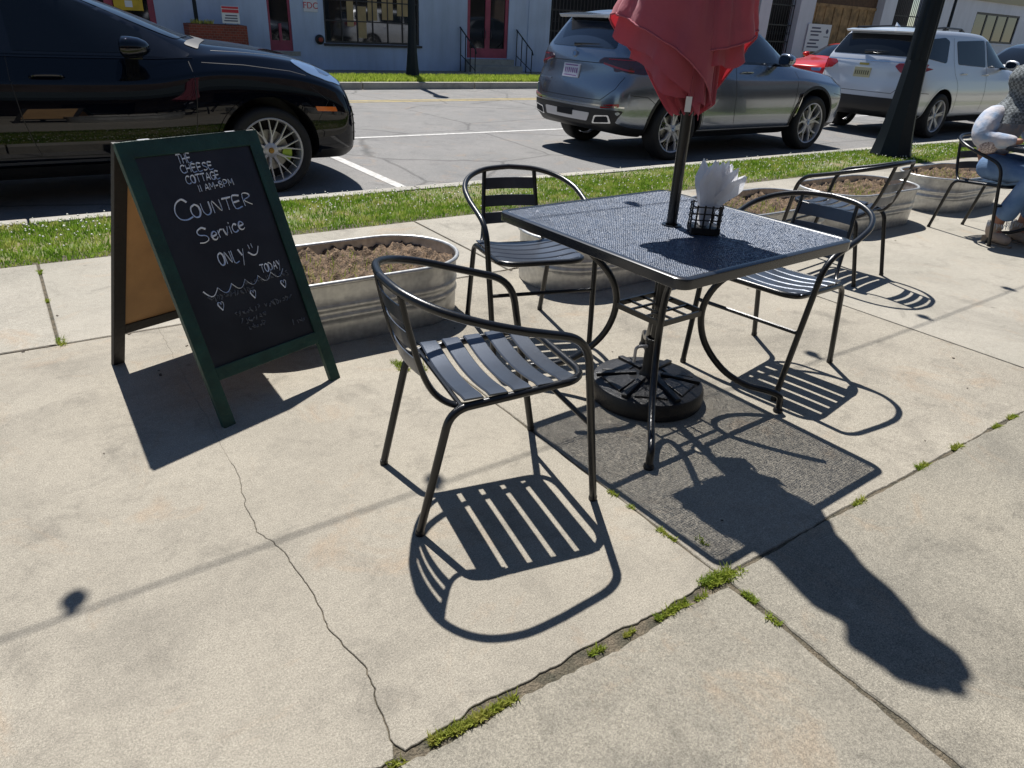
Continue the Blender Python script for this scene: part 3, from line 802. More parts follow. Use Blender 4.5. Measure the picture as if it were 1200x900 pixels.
    sheet([(145, .222, 1.265), (168, .180, 1.225), (196, .135, 1.18), (226, .098, 1.14), (256, .06, 1.10)], .24, .020, 3.1, 'fold_layer')
    sheet([(236, .080, 1.275), (262, .105, 1.262), (288, .135, 1.262), (306, .150, 1.285), (322, .13, 1.25), (336, .08, 1.16)], .20, .015, 5.2, 'fold_layer')
    # hem band
    mb = MB(); hem = rings[-1]; mb.tube(hem, .0035, 6, closed=True); mb.build('hem', M_red, cn)
    # rib ends
    for k in range(8):
        a = R(ribang[k]); mb = MB()
        c, s = math.cos(a), math.sin(a)
        mb.tube([(c*.03, s*.03, 2.58), (c*.05, s*.05, 1.6), (c*.040, s*.040, ribz[k]-.012)], .006, 6); mb.build('rib', M_blackmetal, t)
    mb = MB(); a = R(215); m = Matrix.Translation((-.098, -.088, 1.150)) @ Matrix.Rotation(R(-45), 4, 'Z')
    mb.box((-.010, -.001, -.026), (.010, .001, .022), 0, m); mb.build('care_label', M_label, cn)
umbrella()

# ------------------------------------------------------------------ napkin holder
def napkins():
    c = Vector((2.018, 1.672, .736)); rz = R(-38)
    t = empty('napkin_holder', c, rz, 'black wire caddy standing on the umbrella table beside the pole', 'napkin holder')
    hw_, hd, hh = .052, .046, .098
    mb = MB(); mb.box((-hw_, -hd, .001), (hw_, hd, .024)); mb.build('tray', M_iron, t, bevel=.003)
    mb = MB()
    for z in (.052, .074, .098):
        c4 = [(-hw_, -hd, z), (hw_, -hd, z), (hw_, hd, z), (-hw_, hd, z)]
        mb.tube(fillet([((-hw_+hw_)/2, -hd, z)]+[c4[1], c4[2], c4[3], c4[0]]+[(0, -hd, z)], .012, 4), .0024, 6)
    for i in range(4):
        x = -hw_+.012+(2*hw_-.024)*i/3
        for y in (-hd, hd): mb.bar((x, y, .02), (x, y, .104), .006, .004, up=(0, 1, 0))
    for y in (-.02, .02):
        for x in (-hw_, hw_): mb.bar((x, y, .02), (x, y, .104), .006, .004, up=(1, 0, 0))
    mb.build('wire_cage', M_iron, t)
    s = empty('napkin_stack', c+Vector((0, 0, .001)), rz, 'fan of white paper napkins standing in the wire caddy', 'napkins')
    mb = MB()
    K = 17
    for k in range(K):
        f = k/(K-1); phi = R(-9+42*f+random.uniform(-2.5, 2.5)); L_ = .228-.035*abs(f-.45)+random.uniform(-.008, .008); y0 = -.024+.048*((k*5) % K)/(K-1)
        c_, s_ = math.cos(phi), math.sin(phi); N = 8; vs = []
        bend = random.uniform(-.03, .03); sk_ = random.uniform(-.018, .018)
        for i in range(N+1):
            u = i/N
            hwid = .016+.015*min(1, u/.72)
            if u > .72: hwid = .031*(1-(u-.72)/.28)+.0015
            for jj in (-1, -.5, 0, .5, 1):
                a_ = jj*hwid+sk_*u; b_ = u*L_
                x = a_*c_+b_*s_*min(1, u*1.6)*1.0; z = .028+b_*(c_*u+(1-u))-a_*s_*u
                vs.append((x-.006, y0+bend*u*u+.006*abs(jj)*(1 if k % 2 else -1)*u+.02*(y0/.03)*u*u*.5, max(z, .027)))
        fs = [(i*5+jj, i*5+jj+1, (i+1)*5+jj+1, (i+1)*5+jj) for i in range(N) for jj in range(4)]
        mb.add(vs, fs, 0, False)
    mb.build('napkin_sheets', M_paper, s, fixn=False, sharp=0)
napkins()

# ------------------------------------------------------------------ chalkboard sign
STROKES = {
 'T': [[(0, 1), (.62, 1)], [(.31, 1), (.29, 0)]], 'H': [[(0, 1), (.02, 0)], [(.5, 1), (.5, 0)], [(0, .5), (.5, .52)]],
 'E': [[(.5, .97), (0, 1), (.02, 0), (.52, .03)], [(0, .52), (.42, .53)]],
 'C': [[(.55, .85), (.38, 1), (.12, .88), (0, .5), (.1, .12), (.35, 0), (.6, .12)]],
 'S': [[(.5, .88), (.3, 1), (.05, .85), (.1, .6), (.42, .42), (.48, .15), (.25, 0), (0, .1)]],
 'O': [[(.3, 1), (.05, .8), (0, .4), (.15, .04), (.4, .02), (.55, .35), (.52, .8), (.3, 1)]],
 'A': [[(0, 0), (.28, 1), (.55, 0)], [(.1, .36), (.46, .38)]],
 'G': [[(.55, .85), (.35, 1), (.08, .85), (0, .4), (.15, .05), (.42, 0), (.55, .2), (.55, .45), (.3, .45)]],
 '1': [[(.1, 1), (.1, 0)]], 'M': [[(0, 0), (.05, 1), (.32, .35), (.6, 1), (.66, 0)]], '-': [[(0, .45), (.35, .45)]],
 '8': [[(.28, .52), (.05, .75), (.25, 1), (.48, .8), (.28, .52), (0, .25), (.25, 0), (.52, .22), (.28, .52)]],
 'P': [[(0, 0), (.02, 1), (.4, .98), (.48, .72), (.35, .5), (.02, .46)]],
 'U': [[(0, 1), (.02, .3), (.2, 0), (.42, .06), (.52, .35), (.52, 1)]],
 'N': [[(0, 0), (.03, 1), (.5, .05), (.52, 1)]], 'R': [[(0, 0), (.02, 1), (.4, .98), (.46, .7), (.05, .48), (.52, 0)]],
 'e': [[(.04, .3), (.42, .34), (.36, .56), (.18, .62), (.02, .38), (.1, .06), (.32, 0), (.46, .12)]],
 'r': [[(.02, .6), (.06, 0)], [(.05, .35), (.2, .58), (.36, .56)]], 'v': [[(0, .6), (.18, 0), (.38, .62)]],
 'i': [[(.06, .6), (.08, 0)], [(.05, .82), (.09, .86)]], 'c': [[(.4, .5), (.22, .62), (.03, .38), (.1, .06), (.3, 0), (.44, .1)]],
 'L': [[(0, 1), (.03, 0), (.5, .03)]], 'Y': [[(0, 1), (.25, .45)], [(.52, 1), (.12, -.35)]],
 'D': [[(.02, 0), (.02, 1), (.35, .85), (.5, .5), (.38, .12), (.02, 0)]], ' ': []}
WID = {'1': .28, 'i': .22, '-': .5, 'M': .85, ' ': .35, 'v': .5, 'r': .45, 'e': .56, 'c': .54}
def write(text, u0, v0, u1, v1, hgt, aspect):
    """strokes in board coordinates (u right, v down); returns list of polylines. aspect: height/width of board"""
    tot = sum(WID.get(c, .72) for c in text); out = []; x = 0
    for c in text:
        for st in STROKES[c]:
            pl = []
            for (a, b) in st:
                f = (x+a)/tot; jx = random.uniform(-.02, .02)*.3; 
                pl.append((u0+(u1-u0)*f+jx*.02, v0+(v1-v0)*f-hgt*(b+random.uniform(-.03, .03))))
            out.append(pl)
        x += WID.get(c, .72)
    return out
def sandwich_board():
    W_ = .555; H_ = .958; spread = .396
    ax = Vector((math.cos(R(19.5)), math.sin(R(19.5)), 0))
    t = empty('sandwich_board', (.553, 2.868, 0), math.atan2(ax.y, ax.x), 'dark green A-frame chalkboard sign reading counter service only', 'chalkboard sign')
    L_ = math.hypot(H_, spread)
    for side, fm, nm in ((-1, M_green, 'front_frame'), (1, M_blackwood, 'rear_frame')):
        # local frame of a leaf: u right, w down along the leaf, n outward
        top = Vector((0, side*.012, H_)); down = Vector((0, side*spread, -H_)).normalized(); u = Vector((1, 0, 0))
        nrm = u.cross(down) if side < 0 else down.cross(u)
        nrm = Vector((0, side*H_, spread)).normalized()
        m = Matrix((u, down, nrm)).transposed().to_4x4(); m.translation = top
        fw_ = .048; th = .022; bz = L_*.835
        mb = MB()
        mb.box((-W_/2, 0, -th), (-W_/2+fw_, L_, 0), 0, m); mb.box((W_/2-fw_, 0, -th), (W_/2, L_, 0), 0, m)
        mb.box((-W_/2+fw_, 0, -th), (W_/2-fw_, fw_*1.15, 0), 0, m); mb.box((-W_/2+fw_, bz-fw_, -th), (W_/2-fw_, bz, 0), 0, m)
        fr = mb.build(nm, fm, t, bevel=.0025)
        mb = MB(); mb.box((-W_/2+fw_-.004, fw_*1.15-.004, -th*.75), (W_/2-fw_+.004, bz-fw_+.004, -th*.35), 0, m)
        if side < 0:
            bd = mb.build('chalkboard', M_chalkbd, t)
            bd.data.materials.append(M_ply)
            # plywood inner face
            mb = MB(); mb.box((-W_/2+fw_, fw_*1.15, -th*.95), (W_/2-fw_, bz-fw_, -th*.76), 0, m); mb.build('board_back', M_ply, t)
            bw = W_-2*fw_; bh = bz-fw_-fw_*1.15
            def P(u_, v_): return m @ Vector((-bw/2+u_*bw, fw_*1.15+v_*bh, -th*.35+.0012))
            lines = []  # lettering positions come from image pixels, mapped onto the board by a homography
            lines += [(l, .0021) for l in write('THE', .325, .047, .45, .045, .042, 1)]
            lines += [(l, .0021) for l in write('CHEESE', .325, .090, .61, .090, .036, 1)]
            lines += [(l, .0021) for l in write('COTTAGE', .335, .142, .64, .136, .036, 1)]
            lines += [(l, .0021) for l in write('11 AM-8PM', .41, .186, .74, .178, .032, 1)]
            lines += [(l, .0030) for l in write('C', .155, .308, .31, .300, .095, 1)]
            lines += [(l, .0028) for l in write('OUNTER', .285, .298, .86, .286, .058, 1)]
            lines += [(l, .0028) for l in write('S', .262, .424, .385, .420, .072, 1)]
            lines += [(l, .0028) for l in write('ervice', .375, .420, .70, .394, .064, 1)]
            lines += [(l, .0027) for l in write('ONLY', .362, .541, .62, .547, .060, 1)]
            lines += [([(.66, .475), (.665, .497)], .0024), ([(.69, .472), (.693, .494)], .0024), ([(.64, .510), (.68, .530), (.72, .524), (.75, .492)], .0024)]
            lines += [(l, .0022) for l in write('TODAY', .70, .626, .91, .624, .040, 1)]
            wv = []
            for k in range(6):
                a = .14+k*.128
                for i in range(9):
                    f = i/8; wv.append((a+.128*f, .640+.034*math.sin(math.pi*f)-.004*k*.4))
            lines.append((wv, .0019))
            for (hu, hv) in ((.246, .724), (.558, .712), (.87, .705)):
                s_ = .026; hp = [(hu, hv+s_*1.0), (hu-s_, hv-.1*s_), (hu-s_*.75, hv-s_*.6), (hu-s_*.2, hv-s_*.5), (hu, hv-.1*s_), (hu+s_*.3, hv-s_*.6), (hu+s_*.85, hv-s_*.4), (hu+s_*.7, hv+.2*s_), (hu, hv+s_)]
                lines.append((hp, .0018))
            mb = MB()
            for l, r in lines:
                pts = [P(a, b) for a, b in l]
                if len(pts) > 2: pts = catmull(pts, 4)
                mb.tube(pts, r*1.3, 6, flat=.35)
            mb.build('chalk_writing', M_chalk, bd)
            mb = MB()
            for row, (ua, ub, v) in enumerate(((.16, .56, .70), (.52, .95, .672), (.33, .55, .80), (.62, .88, .80), (.36, .58, .845), (.40, .55, .88), (.82, .93, .93))):
                x = ua
                while x < ub:
                    hh = .030; l = [(x+random.uniform(-.004, .030), v-random.uniform(0, hh)) for _ in range(5)]
                    mb.tube(catmull([P(*q) for q in l], 3), .0024, 5, flat=.6); x += .036
            mb.build('rubbed_out_writing', M_chalkfaint, bd)
        else:
            mb.build('rear_board', M_ply, t)
    mb = MB()
    for x in (-.17, .17): mb.box((x-.02, -.010, H_-.006), (x+.02, .010, H_+.0005))
    mb.build('hinge', M_alloy, t)
sandwich_board()

# ------------------------------------------------------------------ string light overhead
def string_light():
    t = empty('string_light', (0, 0, 0), 0, 'overhead string light cable with bulbs, seen only by its shadow', 'string light')
    y, z = 3.29, 2.9
    pts = [(-4+i*.5, y+.02*math.sin(i*.7), z) for i in range(34)]
    mb = MB(); mb.tube(pts, .0045, 6); mb.build('cable', M_trim, t)
    for k in range(-3, 11):
        x = .285+1.055*k
        mb = MB(); mb.lathe([(.001, 0), (.016, -.004), (.016, -.045), (.02, -.05), (.032, -.075), (.034, -.095), (.024, -.12), (.001, -.13)], 10, (x, y, z)); mb.build('bulb', M_trim, t)
string_light()

# ------------------------------------------------------------------ lamp posts
def lamp_post(x, y, s, label):
    t = empty('lamp_post', (x, y, -.01), 0, label, 'lamp post', 'dark cast lamp posts along the street')
    n = 8
    mb = MB(); mb.lathe([(.295*s, 0), (.30*s, .03), (.285*s, .06), (.235*s, .30), (.195*s, .60), (.165*s, .95), (.148*s, 1.2)], n); b = mb.build('flared_base', M_lamppost, t, sharp=20)
    vs = []; prof = [(.142*s, 1.19), (.13*s, 2.2), (.10*s, 4.2)]
    mb = MB(); nn = 32
    for (r, z) in prof:
        for k in range(nn): 
            rr = r*(1-.07*(k % 4 == 0)); a = 2*math.pi*k/nn; vs.append((rr*math.cos(a), rr*math.sin(a), z))
    mb.add(vs, [(i*nn+k, i*nn+(k+1) % nn, (i+1)*nn+(k+1) % nn, (i+1)*nn+k) for i in range(2) for k in range(nn)], 0, True)
    mb.build('shaft', M_lamppost, t, sharp=15)
    mb = MB(); mb.lathe([(.10*s, 4.2), (.16*s, 4.25), (.12*s, 4.35), (.2*s, 4.45), (.26*s, 4.8), (.16*s, 5.1), (.02, 5.2)], 16); mb.build('lantern', pbr('lantern_glass', (.5, .5, .48), .3), t)
lamp_post(10.06, 5.33, .93, 'large dark lamp post with flared base on the near lawn')
lamp_post(8.8, 17.25, .66, 'dark lamp post in front of the blue-grey shop wall')
lamp_post(34.4, 17.3, .5, 'thin dark lamp post before the white building beyond the pale car')

# ------------------------------------------------------------------ far buildings
def text_mesh(name, body, size, mat, parent, loc, rot, ext=.002):
    cu = bpy.data.curves.new(name, 'FONT'); cu.body = body; cu.size = size; cu.extrude = ext; cu.align_x = 'CENTER'; cu.align_y = 'CENTER'
    ob = bpy.data.objects.new(name, cu); COL.objects.link(ob)
    dg = bpy.context.evaluated_depsgraph_get(); me = bpy.data.meshes.new_from_object(ob.evaluated_get(dg))
    bpy.data.objects.remove(ob); me.materials.clear(); me.materials.append(mat)
    o2 = bpy.data.objects.new(name, me); COL.objects.link(o2); o2.parent = parent; o2.location = loc; o2.rotation_euler = rot
    return o2
def streaks(m, amt):
    t = m.node_tree; b = t.nodes['Principled BSDF']; L = t.links.new; src = b.inputs['Base Color'].links[0].from_socket
    tc = t.nodes.new('ShaderNodeTexCoord'); mp = t.nodes.new('ShaderNodeMapping'); mp.inputs['Scale'].default_value = (3.2, 3.2, .35); L(tc.outputs['Object'], mp.inputs[0])
    n = t.nodes.new('ShaderNodeTexNoise'); n.inputs['Scale'].default_value = 1.6; n.inputs['Detail'].default_value = 7; n.inputs['Roughness'].default_value = .7; L(mp.outputs[0], n.inputs['Vector'])
    r_ = t.nodes.new('ShaderNodeMapRange'); r_.inputs[1].default_value = .42; r_.inputs[2].default_value = .72; r_.inputs[3].default_value = 1; r_.inputs[4].default_value = 1-amt; L(n.outputs[0], r_.inputs[0])
    v = t.nodes.new('ShaderNodeVectorMath'); v.operation = 'SCALE'; L(src, v.inputs[0]); L(r_.outputs[0], v.inputs['Scale']); L(v.outputs[0], b.inputs['Base Color'])
streaks(M_grey_paint, .14); streaks(M_white_paint, .10); streaks(M_galv, .22)
FY = 18.2
def wall_with_openings(mb, x0, x1, z0, z1, y0, y1, ops):
    """ops: list of (xa, xb, za, zb)"""
    ops = sorted(ops); x = x0
    for (a, b, c, d) in ops:
        if a > x: mb.box((x, y0, z0), (a, y1, z1))
        if c > z0: mb.box((a, y0, z0), (b, y1, c))
        if d < z1: mb.box((a, y0, d), (b, y1, z1))
        x = b
    if x < x1: mb.box((x, y0, z0), (x1, y1, z1))
def glazed(parent, name, xa, xb, za, zb, nx, nz, fm, fr=.05, mun=.022, y=FY, pane=True, split=False, kick=0.):
    mb = MB(); yy0, yy1 = y+.03, y+.09
    mb.box((xa, yy0, za), (xa+fr, yy1, zb)); mb.box((xb-fr, yy0, za), (xb, yy1, zb))
    mb.box((xa+fr, yy0, za), (xb-fr, yy1, za+fr+kick)); mb.box((xa+fr, yy0, zb-fr), (xb-fr, yy1, zb))
    for i in range(1, nx):
        x = xa+fr+(xb-xa-2*fr)*i/nx; wv = mun*(3.2 if split and i == nx//2 else 1)
        mb.box((x-wv/2, yy0+.005, za+fr+kick), (x+wv/2, yy1-.005, zb-fr))
    for i in range(1, nz):
        z = za+fr+kick+(zb-za-2*fr-kick)*i/nz
        mb.box((xa+fr, yy0+.011, z-mun/2), (xb-fr, yy1-.011, z+mun/2))
    f = mb.build(name, fm, parent)
    if pane:
        mb = MB(); mb.box((xa+fr*.6, yy0+.03, za+fr*.6), (xb-fr*.6, yy0+.036, zb-fr*.6)); mb.build('pane', M_winpane, f)
    return f
def shop():
    t = empty('corner_shop', (0, 1.8, -.138), 0, 'blue-grey rendered shop across the street with crimson doors', 'building')
    t.scale = (1.099, 1, 1.099)  # shop, arcade and white building scaled about the camera, facade set further back
    mb = MB()
    ops = [(1.5, 3.22, .4, 2.75), (5.6, 6.14, .52, 2.75), (6.94, 9.50, .72, 2.6), (10.95, 12.29, .46, 2.75)]
    wall_with_openings(mb, -14, 13.74, -.05, 3.8, FY, FY+.3, ops)
    mb.build('wall', M_grey_paint, t)
    mb = MB(); mb.box((-14, FY-.06, 3.8), (13.8, FY+.4, 3.9)); mb.build('parapet', M_white_paint, t)
    mb = MB(); mb.box((13.5, FY+.3, -.05), (13.74, FY+7, 3.8)); mb.build('side_wall', M_grey_paint, t)
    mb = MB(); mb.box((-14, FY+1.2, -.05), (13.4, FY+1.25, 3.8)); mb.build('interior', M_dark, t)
    # left door with yellow poster
    d = glazed(t, 'door', 1.5, 3.22, .4, 2.75, 2, 1, M_reddoor, .12, .05, split=True, kick=.2)
    mb = MB(); mb.box((2.45, FY-.02, 1.22), (3.0, FY+.0, 1.95)); mb.build('yellow_notice', M_yellow, t)
    mb = MB(); mb.box((2.66, FY-.028, 1.28), (2.80, FY-.021, 1.40)); mb.build('notice_patch', M_signw, t)
    d = glazed(t, 'door', 5.6, 6.14, .52, 2.75, 1, 1, M_reddoor, .055, .03, kick=.17)
    mb = MB(); mb.box((5.55, FY-.02, .42), (6.3, FY+.03, .515)); mb.build('door_step', M_kerb, t)
    mb = MB()
    mb.box((5.84, FY+.02, .74), (5.90, FY+.055, 1.10)); mb.build('push_plate', M_reddoor, d)
    # big window
    wdw = glazed(t, 'window', 6.94, 9.50, .72, 2.6, 6, 4, M_frame, .05, .028)
    mb = MB(); mb.box((6.90, FY-.05, .66), (9.56, FY+.02, .715)); mb.build('sill', M_frame, wdw)
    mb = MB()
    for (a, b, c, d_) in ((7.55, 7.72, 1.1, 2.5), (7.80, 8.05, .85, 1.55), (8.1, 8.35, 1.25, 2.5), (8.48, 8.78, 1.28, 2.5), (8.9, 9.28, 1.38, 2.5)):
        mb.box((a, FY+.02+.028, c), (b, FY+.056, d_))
    mb.build('painted_reflection', M_tan, wdw)  # tan boxes stand in for reflections in the shop window
    # french door, steps and rails
    d = glazed(t, 'double_door', 10.95, 12.29, .46, 2.75, 2, 1, M_reddoor, .10, .05, split=True, kick=.14)
    mb = MB()
    for x in (11.53, 11.71): mb.tube([(x, FY+.02, .95), (x, FY-.03, .97), (x, FY-.03, 1.12), (x, FY+.02, 1.14)], .012, 6)
    mb.build('handle', M_frame, d)
    mb = MB()
    mb.box((10.9, FY-.30, -.01), (12.35, FY-.003, .44)); mb.box((10.75, FY-.62, -.01), (12.45, FY-.302, .29)); mb.box((10.65, FY-.95, -.01), (12.5, FY-.622, .14))
    mb.build('steps', M_kerb, t, bevel=.012)
    for x in (10.72, 12.56):
        mb = MB()
        for (y, zb_, zt) in ((FY-.06, .0, 1.18), (FY-.34, 0, 1.02), (FY-.62, 0, .86), (FY-.9, 0, .70)): mb.tube([(x, y, zb_), (x, y, zt)], .014, 6)
        mb.tube([(x, FY-.02, 1.2), (x, FY-.9, .70), (x, FY-.96, .6)], .018, 6); mb.tube([(x, FY-.04, .55), (x, FY-.9, .2)], .012, 6)
        mb.build('handrail', M_iron, t)
    # drain stains / small wall box
    mb = MB(); mb.box((12.95, FY-.03, 0), (12.99, FY+.0, 3.8)); mb.build('wall_joint', M_grey_paint, t)
shop()
s = empty('fdc_sign', (7.28, 19.985, 1.51), 0, 'small white sign with red letters FDC on the shop wall', 'sign')
mb = MB(); mb.box((-.19, -.008, -.14), (.19, .008, .14)); mb.build('plate', M_signw, s, bevel=.01)
text_mesh('lettering', 'FDC', .21, M_signr, s, (0, -.010, -.0), (R(90), 0, 0))
s = empty('fire_hose_connection', (7.46, 19.995, .73), 0, 'round dark fire department hose connection below the FDC sign', 'hose connection')
mb = MB(); mb.lathe([(.10, 0), (.12, -.02), (.12, -.06), (.07, -.08)], 20, axis='y'); mb.build('flange', M_iron, s)
mb = MB(); mb.lathe([(.055, -.08), (.06, -.12), (.05, -.125)], 14, axis='y'); mb.build('cap', pbr('brass_red', (.28, .06, .04), .4, metal=.5), s)
# brick planter, plants, post, small sign
t = empty('brick_planter', (4.70, 19.3, 0), 0, 'low red brick planter against the shop wall', 'planter')
mb = MB(); mb.box((-.66, -.2, 0), (.66, .35, 1.0)); mb.build('brick_box', M_brick, t, bevel=.01)
mb = MB(); mb.box((-.6, -.15, .99), (.6, .3, 1.008)); mb.build('soil', M_soil, t)
V, F = blades('p', 160, -.55, -.1, -.16, .1, 1.0, .04, .12, .02, M_weed, lean=.9); tag(fastmesh('yellow_plants', V, F, pbr('yellow_leaves', (.45, .42, .08), .6), t), kind='stuff')
t = empty('slim_post', (4.30, 19.4, .98), 0, 'slim dark green post rising from the brick planter', 'post')
mb = MB(); mb.tube([(0, 0, 0), (0, 0, 2.4)], .045, 10); mb.build('pole', M_lamppost, t); mb = MB(); mb.lathe([(.08, .0), (.08, .04), (.05, .06)], 12); mb.build('collar', M_lamppost, t)
t = empty('yard_sign', (5.0, 19.07, 1.0), 0, 'small red and white notice on the brick planter', 'sign')
mb = MB(); mb.box((-.2, -.006, .04), (.2, .006, .40)); mb.build('panel', M_signw, t, bevel=.004)
mb = MB(); mb.box((-.19, -.010, .26), (.19, -.0065, .33)); mb.box((-.19, -.010, .345), (.19, -.0065, .39)); mb.build('red_band', M_signr, t)
mb = MB()
for r_ in range(3): mb.box((-.16+.02*r_, -.010, .08+.055*r_), (.15, -.0065, .105+.055*r_))
mb.build('small_print', M_ink, t)
mb = MB(); mb.box((-.15, -.004, 0), (-.14, .004, .05)); mb.box((.14, -.004, 0), (.15, .004, .05)); mb.build('stake', M_iron, t)

def arcade():
    t = empty('arcade_building', (0, 1.8, -.138), 0, 'white columned building with black gates and a boarded bay behind the silver car', 'building')
    t.scale = (1.099, 1, 1.099)
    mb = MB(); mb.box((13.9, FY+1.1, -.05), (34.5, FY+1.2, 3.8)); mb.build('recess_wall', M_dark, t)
    mb = MB(); mb.box((13.75, FY, 3.6), (34.5, FY+.35, 3.9)); mb.build('fascia', M_white_paint, t)
    for (a, b) in ((22.9, 23.5), (25.15, 26.05), (30.6, 31.5), (33.9, 34.6)):
        mb = MB(); mb.box((a, FY-.04, 0), (b, FY+.4, 3.6)); mb.box((a-.04, FY-.08, 0), (b+.04, FY+.44, .25)); mb.build('column', M_white_paint, t, bevel=.01)
    for (a, b) in ((13.8, 16.8), (16.85, 19.8), (19.85, 22.85), (23.55, 25.1), (31.55, 33.85)):
        mb = MB()
        n = int((b-a)/.13)
        for i in range(n+1): x = a+(b-a)*i/n; mb.box((x-.011, FY+.19, .05), (x+.011, FY+.21, 3.5))
        for z in (.15, 1.2, 1.75, 2.4, 3.4): mb.box((a, FY+.18, z), (b, FY+.22, z+.04))
        for i in range(n): 
            x = a+(b-a)*(i+.5)/n; mb.tube([(x+.045*math.cos(q*.7854), FY+.2, 1.5+.045*math.sin(q*.7854)) for q in range(8)], .006, 4, closed=True)
        mb.build('gate', M_iron, t)
    mb = MB()
    x = 26.05; k = 0
    while x < 30.6:
        x2 = min(x+.19, 30.6); mb.box((x+.004, FY+.3+.012*(k % 3), 0), (x2-.004, FY+.34, 2.55)); x = x2; k += 1
    mb.build('boarding', M_wood, t)
    mb = MB(); mb.box((26.05, FY+.32, 2.56), (30.6, FY+.36, 3.6)); mb.build('upper_board', pbr('dark_board', (.10, .055, .03), .8, var=.2), t)
    mb = MB(); mb.box((26.05, FY+.28, 2.5), (30.6, FY+.299, 2.6)); mb.build('rail', M_wood, t)
arcade()
t = empty('notice_board', (29.2, 19.9, -.05), 0, 'white notice with dark lines of print in front of the boarded bay', 'sign')
mb = MB(); mb.box((-.85, -.01, .95), (.75, .01, 1.98)); mb.build('panel', M_signw, t, bevel=.006)
mb = MB()
for i, (a, b) in enumerate(((-.6, .0), (-.65, .1), (-.6, -.05), (-.6, .05), (-.7, -.1), (-.7, .1))): mb.box((a, -.016, 1.80-.13*i-(.06 if i > 2 else 0)), (b, -.0105, 1.86-.13*i-(.06 if i > 2 else 0)))
mb.lathe([(.09, -.016), (.09, -.011)], 12, (.5, 0, 1.72), axis='y'); mb.box((.32, -.016, 1.5), (.66, -.0105, 1.53))
mb.build('print', M_ink, t)
mb = MB(); mb.box((-.7, .0, 0), (-.66, .03, .96)); mb.box((.56, .0, 0), (.6, .03, .96)); mb.build('leg', M_iron, t)
t = empty('white_building', (0, 1.8, -.138), 0, 'white masonry building with a dark-framed window at the far right', 'building')
t.scale = (1.099, 1, 1.099)
mb = MB(); wall_with_openings(mb, 34.65, 70, -.05, 3.95, FY, FY+.35, [(38.4, 42.85, 1.6, 2.85)]); mb.build('wall', M_white_paint, t)
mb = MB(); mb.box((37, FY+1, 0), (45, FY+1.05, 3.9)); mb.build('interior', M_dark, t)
f = glazed(t, 'window', 38.4, 42.85, 1.6, 2.85, 4, 1, M_frame, .09, .12)
mb = MB(); mb.box((38.3, FY-.05, 1.53), (42.95, FY+.02, 1.597)); mb.build('sill', M_white_paint, f)
mb = MB(); mb.box((34.6, FY-.12, 3.3), (70, FY-.002, 3.6)); mb.build('band', pbr('cream_band', (.4, .36, .25), .7), t)
# unseen cafe and awning, added dark to deepen car reflections and shadows
t = empty('added_cafe_front', (0, 0, 0), 0, 'unseen dark cafe front with an awning, added behind the viewpoint to darken reflections', 'building')
mb = MB(); wall_with_openings(mb, -16, 30, 0, 5.5, -4.6, -4.3, [(-4, -1, .6, 2.5), (1, 2.1, .02, 2.4), (3.5, 8, .6, 2.5), (10, 14, .6, 2.5)]); mb.build('wall', pbr('added_dark_front', (.10, .075, .065), .8, var=.25, vscale=2), t)
mb = MB(); mb.box((-15.8, -4.8, 0), (29.8, -4.75, 4)); mb.build('interior', M_dark, t)
mb = MB(); mb.add([(-15, -4.28, 3.6), (29, -4.28, 3.6), (29, -2.5, 2.85), (-15, -2.5, 2.85), (-15, -2.5, 2.6), (29, -2.5, 2.6)], [(0, 1, 2, 3), (3, 2, 5, 4)]); mb.build('awning', pbr('added_dark_awning', (.03, .045, .05), .9), t)

# ------------------------------------------------------------------ cars
def paint(name, col, metal, rough=.3, spec=.25):
    return pbr(name, col, rough, metal=metal, coat=1, coatr=.012, spec=spec)
P_black = paint('black_car_paint', (.0015, .0025, .006), .0, .5, 0.)
P_grey = paint('grey_car_paint', (.25, .28, .33), .85, .22)
P_white = paint('white_car_paint', (.64, .67, .72), .35, .32)
P_red = paint('red_car_paint', (.55, .02, .015), .1, .3)
P_navy = paint('dark_car_paint', (.015, .02, .03), .3, .3)

